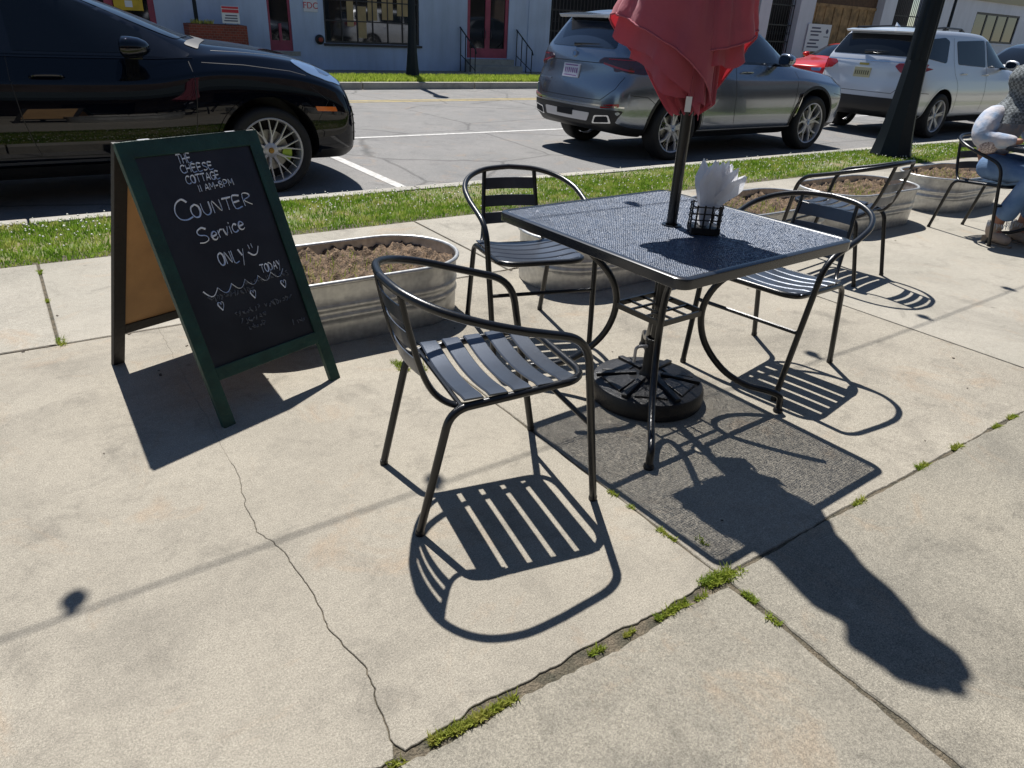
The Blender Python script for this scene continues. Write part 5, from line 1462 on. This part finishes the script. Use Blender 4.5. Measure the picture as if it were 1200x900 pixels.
    mb = MB(); mb.add([(-2.02, -.62, 1.695), (-2.02, .62, 1.695), (-2.27, .60, 1.665), (-2.27, -.60, 1.665), (-2.0, -.60, 1.64), (-2.0, .60, 1.64), (-2.25, .585, 1.63), (-2.25, -.585, 1.63)],
        [(0, 1, 2, 3), (7, 6, 5, 4), (2, 6, 7, 3), (0, 3, 7, 4), (1, 5, 6, 2)]); mb.build('spoiler', P_grey, t, bevel=.008)
    # rear bumper panels
    patch(bvh, ('end', -1), [(-.90, .62), (.90, .62), (.80, .44), (-.80, .44)], M_trim, 'lower_bumper', t, .005, .06, .03)
    patch(bvh, ('end', -1), [(-.46, .56), (.46, .56), (.42, .46), (-.42, .46)], M_alloy, 'skid_plate', t, .014, .06, .02)
    patch(bvh, ('end', -1), [(-.16, .575), (.16, .575), (.16, .50), (-.16, .50)], M_dark, 'tow_cover', t, .018, .06, .01)
    mb = MB()
    seam(bvh, ('end', -1), [(-.60, .72), (.60, .72), (.78, .86), (.84, 1.0)], .007, mb=mb); seam(bvh, ('end', -1), [(-.60, .72), (-.78, .86), (-.84, 1.0)], .007, mb=mb)
    seam(bvh, ('end', -1), [(-.5, 1.135), (.5, 1.135)], .008, mb=mb); mb.build('hatch_gap', M_trim, t)
    mb = MB(); seam(bvh, ('end', -1), [(-.9, .66), (.9, .66)], .018, mb=mb, off=.010); mb.build('bumper_strip', M_chrome, t)
    # plate
    pl = patch(bvh, ('end', -1), [(-.15, .94), (.17, .94), (.17, 1.10), (-.15, 1.10)], M_plate, 'number_plate', t, .016, .06, .008)
    pm = pbr('plate_print', (.20, .08, .28), .5)
    mb = MB()
    for k in range(7): seam(bvh, ('end', -1), [(-.11+.038*k, .99), (-.11+.038*k, 1.05)], .016 if k % 2 else .022, mb=mb, off=.019)
    seam(bvh, ('end', -1), [(-.12, 1.08), (.14, 1.08)], .012, mb=mb, off=.019); seam(bvh, ('end', -1), [(-.12, .96), (.14, .96)], .010, mb=mb, off=.019)
    mb.build('plate_characters', pm, pl)
    l, nn = proj(bvh, ('end', -1), 0, 1.215); mb = MB()
    mb.lathe([(.042, 0), (.042, .006), (.001, .007)], 20, axis='x', cap=False); b = mb.build('badge_ring', M_chrome, t); b.location = l+nn*.012; b.rotation_euler = (0, 0, math.pi)
    mb = MB(); mb.lathe([(.027, .007), (.027, .009), (.001, .0095)], 20, axis='x', cap=False); b2 = mb.build('badge_centre', pbr('badge_blue', (.12, .25, .5), .3), b)
    mb = MB(); seam(bvh, ('end', -1), [(.42, .90), (.72, .90)], .020, mb=mb, off=.010); mb.build('model_badge', M_chrome, t)
    # wiper
    l, nn = proj(bvh, ('end', -1), .0, 1.32)
    mb = MB(); mb.tube([l+nn*.03+Vector((0, .06, -.01)), l+nn*.035+Vector((0, -.12, 0)), l+nn*.03+Vector((.02, -.40, .01))], [.022, .014, .006], 8, flat=.6); mb.build('wiper', M_gloss, t)
    patch(bvh, ('top', 1), [(.96, -.66), (1.14, -.3), (1.14, .3), (.96, .66), (.20, .56), (.14, .0), (.20, -.56)], M_glass, 'windscreen', t, .005, .08, .05)
    patch(bvh, ('end', 1), [(-.4, .92), (.4, .92), (.44, .70), (-.44, .70)], M_trim, 'grille', t, .008, .06, .03)
    patch(bvh, ('top', 1), [(-1.3, -.42), (-.1, -.42), (-.1, .42), (-1.3, .42)], M_glass, 'sunroof', t, .004, .08, .04)
    mb = MB(); mb.add([(-1.75, -.03, 1.77), (-1.75, .03, 1.77), (-1.62, 0, 1.765), (-1.78, 0, 1.83)], [(0, 2, 3), (1, 3, 2), (0, 3, 1), (0, 1, 2)]); mb.build('antenna_fin', P_grey, t)
    return t
grey_suv()

# ---- white SUV -------------------------------------------------------------
def white_suv():
    t = empty('parked_car', (15.60, 7.80, -.15), 0, 'white three-row SUV seen from behind, right of the grey SUV', 'car', 'cars parked along the street')
    st = [(-2.58,-2.54,-2.30,.42,.86,1.00,1.28,.80,.64,1.68,1.72), (-2.46,-2.42,-2.18,.34,.95,1.0,1.27,.86,.67,1.72,1.77), (-2.05,-2.05,-1.95,.28,.985,.99,1.24,.885,.685,1.745,1.795), (-1.53,-1.53,-1.45,.26,1.0,.98,1.20,.90,.69,1.755,1.805),
          (-.8,-.8,-.8,.24,.985,.97,1.16,.90,.69,1.755,1.80), (-.2,-.2,-.2,.24,.98,.97,1.15,.895,.685,1.745,1.79), (.45,.45,.15,.24,.98,.97,1.14,.89,.67,1.71,1.755), (.85,.85,.52,.24,.985,.98,1.14,.87,.63,1.56,1.60),
          (1.12,1.14,1.18,.24,.99,1.0,1.14,.84,.65,1.20,1.22), (1.53,1.53,1.53,.25,1.0,.99,1.11,.82,.62,1.16,1.18), (2.05,2.05,2.05,.27,.985,.95,1.07,.78,.58,1.11,1.12), (2.34,2.32,2.30,.27,.93,.9,1.02,.73,.55,1.05,1.06), (2.46,2.43,2.40,.3,.86,.84,.96,.68,.52,.98,.985)]
    body, bvh = build_body('body', st, .08, .09, P_white, t, (-1.53, 1.53), .452)
    for s in (-1, 1):
        sv = ('side', s)
        patch(bvh, sv, [(-1.08, 1.235), (-1.10, 1.61), (-.02, 1.65), (-.02, 1.20)], M_glass, 'window', t, .005, .06, .05)
        patch(bvh, sv, [(.07, 1.20), (.07, 1.65), (.28, 1.62), (.70, 1.40), (1.02, 1.21), (1.0, 1.19)], M_glass, 'window', t, .005, .06, .05)
        patch(bvh, sv, [(-2.26, 1.33), (-2.22, 1.60), (-1.50, 1.655), (-1.36, 1.60), (-1.50, 1.27), (-1.56, 1.25)], M_glass, 'window', t, .005, .06, .04)
        mb = MB(); 
        seam(bvh, sv, [(-1.20, 1.66), (-1.24, 1.3), (-1.20, 1.1), (-1.06, .9), (-.98, .45)], .008, mb=mb); seam(bvh, sv, [(.02, 1.66), (.02, 1.2), (.04, .45)], .008, mb=mb); seam(bvh, sv, [(1.06, 1.16), (1.03, .45)], .008, mb=mb)
        seam(bvh, sv, [(-2.4, .78), (-2.02, .76)], .008, mb=mb)
        mb.build('panel_gap', M_trim, t)
        mb = MB(); seam(bvh, sv, [(-1.1, .32), (1.1, .32)], .16, mb=mb, off=.004); mb.build('sill_cladding', M_trim, t)
        for wx in (-1.53, 1.53):
            mb = MB(); arch_trim(mb, bvh, s, wx, .470, -6, 186, .389, .03, .006); mb.build('arch_lip', P_white, t)
            wheel(t, wx, s*.87, s, 'five', .38, .27)
        handle(bvh, t, s, -.88, 1.08, .2, P_white); handle(bvh, t, s, -.02, 1.07, .2, P_white)
        mirror(t, .66, s*.93, 1.25, s, P_white)
        mb = MB(); pr = [proj(bvh, sv, x, z)[0]+Vector((0, -s*.03, .045)) for x, z in ((-2.1, 1.72), (-1.2, 1.77), (-.3, 1.77), (.1, 1.74))]
        mb.tube(pr, .018, 8)
        for p in pr: mb.bar(p+Vector((0, 0, 0)), p-Vector((0, 0, .06)), .05, .03, up=(1, 0, 0))
        mb.build('roof_rail', M_trim, t)
        patch(bvh, ('end', -1), [(s*.55, 1.17), (s*.60, 1.22), (s*.90, 1.23), (s*.93, 1.14), (s*.90, 1.05), (s*.66, 1.08)], M_tailred, 'tail_light', t, .014, .04, .02)
        patch(bvh, sv, [(-2.56, 1.22), (-2.26, 1.24), (-2.12, 1.22), (-2.26, 1.12), (-2.52, 1.07)], M_tailred, 'tail_light_side', t, .014, .035, .015)
        patch(bvh, ('end', 1), [(s*.55, .92), (s*.82, .92), (s*.82, .84), (s*.58, .84)], M_lamp, 'headlight', t, .008, .05, .02)
    patch(bvh, ('end', -1), [(-.76, 1.33), (.76, 1.33), (.64, 1.66), (-.64, 1.66)], M_glass, 'rear_window', t, .006, .06, .05)
    mb = MB(); mb.add([(-2.22, -.66, 1.745), (-2.22, .66, 1.745), (-2.44, .63, 1.72), (-2.44, -.63, 1.72), (-2.2, -.64, 1.69), (-2.2, .64, 1.69), (-2.42, .61, 1.69), (-2.42, -.61, 1.69)],
        [(0, 1, 2, 3), (7, 6, 5, 4), (2, 6, 7, 3), (0, 3, 7, 4), (1, 5, 6, 2)]); mb.build('spoiler', P_white, t, bevel=.008)
    patch(bvh, ('end', -1), [(-.95, .66), (.95, .66), (.84, .38), (-.84, .38)], M_trim, 'lower_bumper', t, .006, .06, .03)
    pl = patch(bvh, ('end', -1), [(-.155, .96), (.155, .96), (.155, 1.12), (-.155, 1.12)], M_platey, 'number_plate', t, .014, .06, .008)
    mb = MB()
    for k in range(7): seam(bvh, ('end', -1), [(-.12+.04*k, 1.0), (-.12+.04*k, 1.07)], .018, mb=mb, off=.017)
    mb.build('plate_characters', pbr('plate_dark', (.1, .09, .05), .5), pl)
    mb = MB(); seam(bvh, ('end', -1), [(-.09, 1.175), (.09, 1.175)], .035, mb=mb, off=.014); mb.build('badge', pbr('badge_gold', (.45, .33, .08), .3, metal=.6), t)
    mb = MB(); seam(bvh, ('end', -1), [(-.62, .74), (.62, .74), (.78, .9), (.84, 1.04)], .008, mb=mb); seam(bvh, ('end', -1), [(-.62, .74), (-.78, .9), (-.84, 1.04)], .008, mb=mb); mb.build('hatch_gap', M_trim, t)
    mb = MB(); seam(bvh, ('end', -1), [(-.78, 1.235), (.78, 1.235)], .02, mb=mb, off=.01); mb.build('hatch_strip', M_chrome, t)
    l, nn = proj(bvh, ('end', -1), .0, 1.36)
    mb = MB(); mb.tube([l+nn*.03+Vector((0, .08, 0)), l+nn*.04+Vector((0, -.12, .01)), l+nn*.03+Vector((.02, -.36, .02))], [.025, .018, .006], 8, flat=.6); mb.build('wiper', M_gloss, t)
    patch(bvh, ('top', 1), [(1.04, -.7), (1.24, -.3), (1.24, .3), (1.04, .7), (.28, .58), (.22, .0), (.28, -.58)], M_glass, 'windscreen', t, .005, .08, .05)
    mb = MB(); mb.add([(-1.9, -.03, 1.80), (-1.9, .03, 1.80), (-1.76, 0, 1.80), (-1.93, 0, 1.87)], [(0, 2, 3), (1, 3, 2), (0, 3, 1), (0, 1, 2)]); mb.build('antenna_fin', P_white, t)
    return t
white_suv()

def simple_car(x, y, rz, pm, label, zsc=1., sedan=False):
    t = empty('parked_car', (x, y, -.15), rz, label, 'car', 'cars parked along the street')
    z = lambda v: v*zsc
    st = [(-2.30,-2.26,-2.10,.36,.80,.86,.98,.72,.52,1.10,1.13), (-2.15,-2.10,-1.9,.28,.89,.88,1.0,.78,.55,1.20,1.23), (-1.8,-1.8,-1.55,.24,.92,.88,1.0,.80,.57,1.33,1.37), (-1.35,-1.35,-1.15,.22,.93,.87,.98,.81,.58,1.41,1.45),
          (-.6,-.6,-.6,.2,.92,.85,.96,.81,.58,1.44,1.48), (.15,.15,-.05,.2,.92,.85,.95,.80,.56,1.41,1.45), (.55,.55,.35,.2,.92,.86,.95,.79,.54,1.26,1.30), (.92,.94,.98,.22,.92,.87,.95,.76,.56,1.0,1.02), (1.35,1.35,1.35,.22,.93,.85,.93,.74,.54,.96,.98),
          (1.85,1.85,1.85,.24,.90,.78,.86,.68,.5,.89,.90), (2.10,2.08,2.05,.26,.80,.70,.78,.6,.44,.80,.81)]
    st = [tuple([a, b, c]+[z(zb), w_, z(zs), z(zg), yg, yr, z(zr), z(zc)]) for (a, b, c, zb, w_, zs, zg, yg, yr, zr, zc) in st]
    body, bvh = build_body('body', st, .1, .1, pm, t, (-1.35, 1.35), .37, 2)
    for s in (-1, 1):
        sv = ('side', s)
        patch(bvh, sv, [(-1.75, z(1.04)), (-1.3, z(1.32)), (-.45, z(1.38)), (-.45, z(1.0))], M_glass, 'window', t, .006, .08, .03)
        patch(bvh, sv, [(-.37, z(1.0)), (-.37, z(1.38)), (0, z(1.36)), (.45, z(1.17)), (.8, z(1.0))], M_glass, 'window', t, .006, .08, .03)
        for wx in (-1.35, 1.35): wheel(t, wx, s*.80, s, 'five', .33, .22)
        mirror(t, .5, s*.86, z(1.05), s, pm)
        patch(bvh, ('end', 1), [(s*.45, z(.72)), (s*.74, z(.74)), (s*.74, z(.64)), (s*.5, z(.64))], M_lamp, 'headlight', t, .008, .06, .02)
        patch(bvh, ('end', -1), [(s*.45, z(.98)), (s*.76, z(.98)), (s*.76, z(.86)), (s*.5, z(.86))], M_tailred, 'tail_light', t, .008, .06, .02)
    patch(bvh, ('top', 1), [(.86, -.58), (1.04, -.25), (1.04, .25), (.86, .58), (.12, .49), (.06, 0), (.12, -.49)], M_glass, 'windscreen', t, .006, .08, .04)
    patch(bvh, ('end', -1), [(-.56, z(1.06)), (.56, z(1.06)), (.45, z(1.34)), (-.45, z(1.34))], M_glass, 'rear_window', t, .006, .08, .04)
    mb = MB(); seam(bvh, ('end', -1), [(-.78, z(.45)), (.78, z(.45))], .14, mb=mb, off=.006); mb.build('lower_bumper', M_trim, t)
    return t
simple_car(23.6, 15.1, math.pi, P_red, 'red hatchback parked at the far kerb between the grey and white cars')
simple_car(20.9, 7.75, 0, P_navy, 'dark car at the far right, parked ahead of the white SUV', 1.16)

# ------------------------------------------------------------------ seated person
def skin(name, pts, edges, mat, parent, root=0, lvl=2):
    me = bpy.data.meshes.new(name); me.from_pydata([p[:3] for p in pts], edges, [])
    ob = bpy.data.objects.new(name, me); COL.objects.link(ob)
    md = ob.modifiers.new('k', 'SKIN'); md.use_smooth_shade = True; md.branch_smoothing = .6
    for i, p in enumerate(pts):
        v = me.skin_vertices[0].data[i]; v.radius = (p[3], p[4] if len(p) > 4 else p[3]); v.use_root = (i == root)
    s2 = ob.modifiers.new('s', 'SUBSURF'); s2.levels = lvl
    dg = bpy.context.evaluated_depsgraph_get(); dg.update(); m2 = bpy.data.meshes.new_from_object(ob.evaluated_get(dg))
    bpy.data.objects.remove(ob); m2.materials.clear(); m2.materials.append(mat)
    for p in m2.polygons: p.use_smooth = True; p.material_index = 0
    o2 = bpy.data.objects.new(name, m2); COL.objects.link(o2); o2.parent = parent
    return o2
def scarfmat():
    m = pbr('checked_scarf', (.11, .115, .12), .9, bump=.5, bscale=50)
    t = m.node_tree; b = t.nodes['Principled BSDF']; L = t.links.new
    tc = t.nodes.new('ShaderNodeTexCoord'); ck = t.nodes.new('ShaderNodeTexChecker'); ck.inputs['Scale'].default_value = 52
    ck.inputs[1].default_value = (.20, .22, .23, 1); ck.inputs[2].default_value = (.075, .085, .09, 1)
    L(tc.outputs['Object'], ck.inputs[0]); L(ck.outputs[0], b.inputs['Base Color']); return m
def person():
    t = empty('person', (6.47, 2.52, 0), R(-103), 'seated person in headscarf, pale tie-dye top and jeans leaning on a table', 'person')
    M_skin = pbr('skin', (.42, .20, .13), .5, var=.08, vscale=20)
    M_top = pbr('tie_dye_cotton', (.58, .55, .56), .85, col2=(.27, .37, .52), vscale=14, bump=.6, bscale=30)
    M_lace = pbr('lace_cuff', (.60, .52, .50), .9, col2=(.22, .18, .18), vscale=95, detail=1, bump=.6, bscale=90)
    M_jean = pbr('faded_denim', (.085, .17, .34), .85, col2=(.19, .30, .48), vscale=7, bump=.6, bscale=160)
    M_boot = pbr('tan_suede', (.42, .33, .26), .85, bump=.3)
    M_scarf = scarfmat()
    # body: one continuous figure
    P = [(-.10, 0, .53, .13, .11), (-.11, 0, .70, .125, .10), (-.09, 0, .87, .14, .10), (-.06, 0, .99, .07, .07), (-.03, 0, 1.06, .052), (-.01, 0, 1.13, .072, .08), (-.005, 0, 1.20, .082, .085), (-.015, 0, 1.245, .06),
         (-.07, -.17, .955, .055), (-.03, -.27, .73, .044), (.15, -.20, .765, .028), (.22, -.175, .775, .022),
         (-.07, .17, .955, .055), (.0, .27, .73, .044), (.18, .19, .765, .032), (.25, .165, .775, .026),
         (-.06, -.10, .53, .095), (.36, -.12, .545, .062), (.24, -.12, .30, .055), (.20, -.12, .10, .038), (.30, -.125, .045, .032),
         (-.06, .10, .53, .095), (.37, .12, .545, .062), (.27, .12, .30, .055), (.24, .12, .10, .038), (.34, .125, .045, .032)]
    E = [(0, 1), (1, 2), (2, 3), (3, 4), (4, 5), (5, 6), (6, 7), (2, 8), (8, 9), (9, 10), (10, 11), (2, 12), (12, 13), (13, 14), (14, 15), (0, 16), (16, 17), (17, 18), (18, 19), (19, 20), (0, 21), (21, 22), (22, 23), (23, 24), (24, 25)]
    skin('body', P, E, M_skin, t)
    # hands with five fingers resting on the table top
    for s, (hx, hy) in ((-1, (.24, -.168)), (1, (.27, .158))):
        pts = [(hx-.01, hy, .772, .022, .015), (hx+.045, hy+.008, .766, .030, .011)]; ed = [(0, 1)]
        for k, (dy, L_) in enumerate(((-.028, .058), (-.010, .070), (.009, .066), (.027, .050))):
            b = len(pts); pts += [(hx+.075, hy+dy+.01, .768, .0088), (hx+.075+L_*.55, hy+dy*1.15+.01, .770, .0080), (hx+.075+L_, hy+dy*1.2+.01, .758, .0065)]
            ed += [(1, b), (b, b+1), (b+1, b+2)]
        b = len(pts); pts += [(hx+.02, hy-s*.032+.005, .764, .0100), (hx+.055, hy-s*.050+.005, .758, .0085)]; ed += [(0, b), (b, b+1)]
        skin('hand', pts, ed, M_skin, t, 0, 2)
    # jeans
    for s in (-1, 1):
        o_ = .03 if s > 0 else 0
        skin('jeans', [(-.11, s*.06, .555, .135, .115), (.04, s*.105, .545, .108), (.36+o_/3, s*.125, .55, .082), (.30+o_, s*.122, .36, .078), (.23+o_, s*.12, .19, .082)],
             [(0, 1), (1, 2), (2, 3), (3, 4)], M_jean, t)
        mb = MB(); c = Vector((.23+o_, s*.12, .15))
        for k in range(46):
            a = 2*math.pi*k/46; r = .082; p = c+Vector((r*math.cos(a), r*math.sin(a), .02)); q = p+Vector((random.uniform(-.008, .008), random.uniform(-.008, .008), -random.uniform(.02, .045)))
            mb.bar(p, q, .004, .002, up=(math.cos(a), math.sin(a), 0))
        mb.build('frayed_hem', pbr('denim_fray', (.55, .60, .66), .9), t)
        # ankle boots
        bx_, by = .20+o_, s*.12
        skin('boot', [(bx_, by, .18, .066), (bx_-.002, by, .10, .062), (bx_+.01, by, .060, .058, .056), (bx_+.09, by, .052, .052, .046), (bx_+.165, by, .040, .042, .034)], [(0, 1), (1, 2), (2, 3), (3, 4)], M_boot, t)
        mb = MB(); mb.prism([(bx_-.055, by-.028), (bx_-.01, by-.028), (bx_-.01, by+.028), (bx_-.055, by+.028)], .0, .05); mb.prism([(bx_-.01, by-.034), (bx_+.12, by-.036), (bx_+.175, by-.018), (bx_+.175, by+.018), (bx_+.12, by+.036), (bx_-.01, by+.034)], .0, .014)
        mb.build('boot_sole', pbr('boot_sole_mat', (.30, .24, .18), .8), t)
    # loose top
    skin('hooded_top', [(-.10, 0, .60, .165, .15), (-.12, 0, .74, .16, .15), (-.10, 0, .88, .17, .135), (-.06, 0, 1.0, .10, .10),
                        (-.08, -.17, .94, .105), (-.06, -.25, .84, .105), (-.03, -.285, .75, .095), (.06, -.25, .755, .070), (.19, -.185, .770, .040),
                        (-.08, .17, .95, .085), (-.04, .25, .84, .08), (.0, .28, .745, .08), (.10, .24, .76, .066)],
         [(0, 1), (1, 2), (2, 3), (2, 4), (4, 5), (5, 6), (6, 7), (7, 8), (2, 9), (9, 10), (10, 11), (11, 12)], M_top, t)
    skin('lace_cuff', [(-.035, -.29, .715, .070, .08), (.03, -.262, .735, .078, .085), (.09, -.24, .752, .068, .075)], [(0, 1), (1, 2)], M_lace, t)
    # headscarf: hood with face opening, falling to the shoulders
    V = []; F = []; NU, NV = 40, 26
    for j in range(NV+1):
        v = j/NV
        for i in range(NU+1):
            u = i/NU; a = -math.pi+2*math.pi*u      # 0 = forward
            # opening half-angle
            op = .62*max(0, 1-((v-.42)/.27)**2)**.5 if abs(v-.42) < .27 else 0
            aa = math.copysign(op+(math.pi-op)*abs(a)/math.pi, a if a != 0 else 1)
            if v < .55:
                th = math.pi*.62*v/.55; r = .128*math.sin(min(th, math.pi*.60))**.8; z = 1.185+.112*math.cos(th)
            else:
                w_ = (v-.55)/.45; r = .112-.030*math.sin(math.pi*min(1, w_*1.5))+.075*w_**1.2; z = 1.135-.255*w_
            r *= 1+.06*noise.noise(Vector((math.cos(aa)*2, math.sin(aa)*2, v*6)))+.03*math.sin(aa*7+v*9)*(v > .5)
            cx_ = -.018-.045*max(0, (v-.55))
            V.append((cx_+r*math.cos(aa)*1.05, r*math.sin(aa)*(1.0+.55*max(0, v-.6)), z))
    for j in range(NV):
        for i in range(NU):
            F.append((j*(NU+1)+i, j*(NU+1)+i+1, (j+1)*(NU+1)+i+1, (j+1)*(NU+1)+i))
    mb = MB(); mb.add(V, F, 0, True); mb.build('headscarf', M_scarf, t, fixn=False, sharp=0)
    # face
    mb = MB()
    mb.add([(.092, -.012, 1.155), (.092, .012, 1.155), (.120, 0, 1.152), (.088, 0, 1.195), (.09, -.016, 1.148), (.09, .016, 1.148)], [(0, 2, 3), (1, 3, 2), (0, 4, 2), (2, 5, 1), (4, 5, 2)], 0, True); mb.build('nose', M_skin, t, sharp=0)
    for s in (-1, 1):
        mb = MB(); mb.lathe([(.001, -.011), (.008, -.007), (.011, 0), (.008, .007), (.001, .011)], 12, (.066, s*.030, 1.19)); mb.build('eye', pbr('eye_white', (.7, .7, .7), .2), t)
        mb = MB(); mb.lathe([(.001, .0), (.0055, .0), (.0055, .003), (.001, .004)], 10, (.0745, s*.030, 1.19), axis='x'); mb.build('iris', pbr('iris_brown', (.03, .02, .015), .2), t)
        mb = MB(); mb.tube([(.078, s*.014, 1.210), (.076, s*.03, 1.216), (.066, s*.046, 1.208)], .003, 6); mb.build('eyebrow', pbr('brow', (.03, .02, .015), .8), t)
    mb = MB(); mb.tube(catmull([(.078, -.024, 1.120), (.088, -.01, 1.126), (.090, 0, 1.123), (.088, .01, 1.126), (.078, .024, 1.120)], 4), .0048, 8); mb.build('lips', pbr('lips_mat', (.42, .10, .09), .4), t)
    # open book she reads, lying on the table
    b = empty('open_magazine', (6.47-.225*.42, 2.52-.974*.42, .737), R(-103), 'thin pale magazine lying on the table under the person\'s hands', 'magazine')
    mb = MB(); mb.box((-.10, -.15, 0), (.12, .15, .012)); mb.build('pages', M_paper, b, bevel=.002)
person()
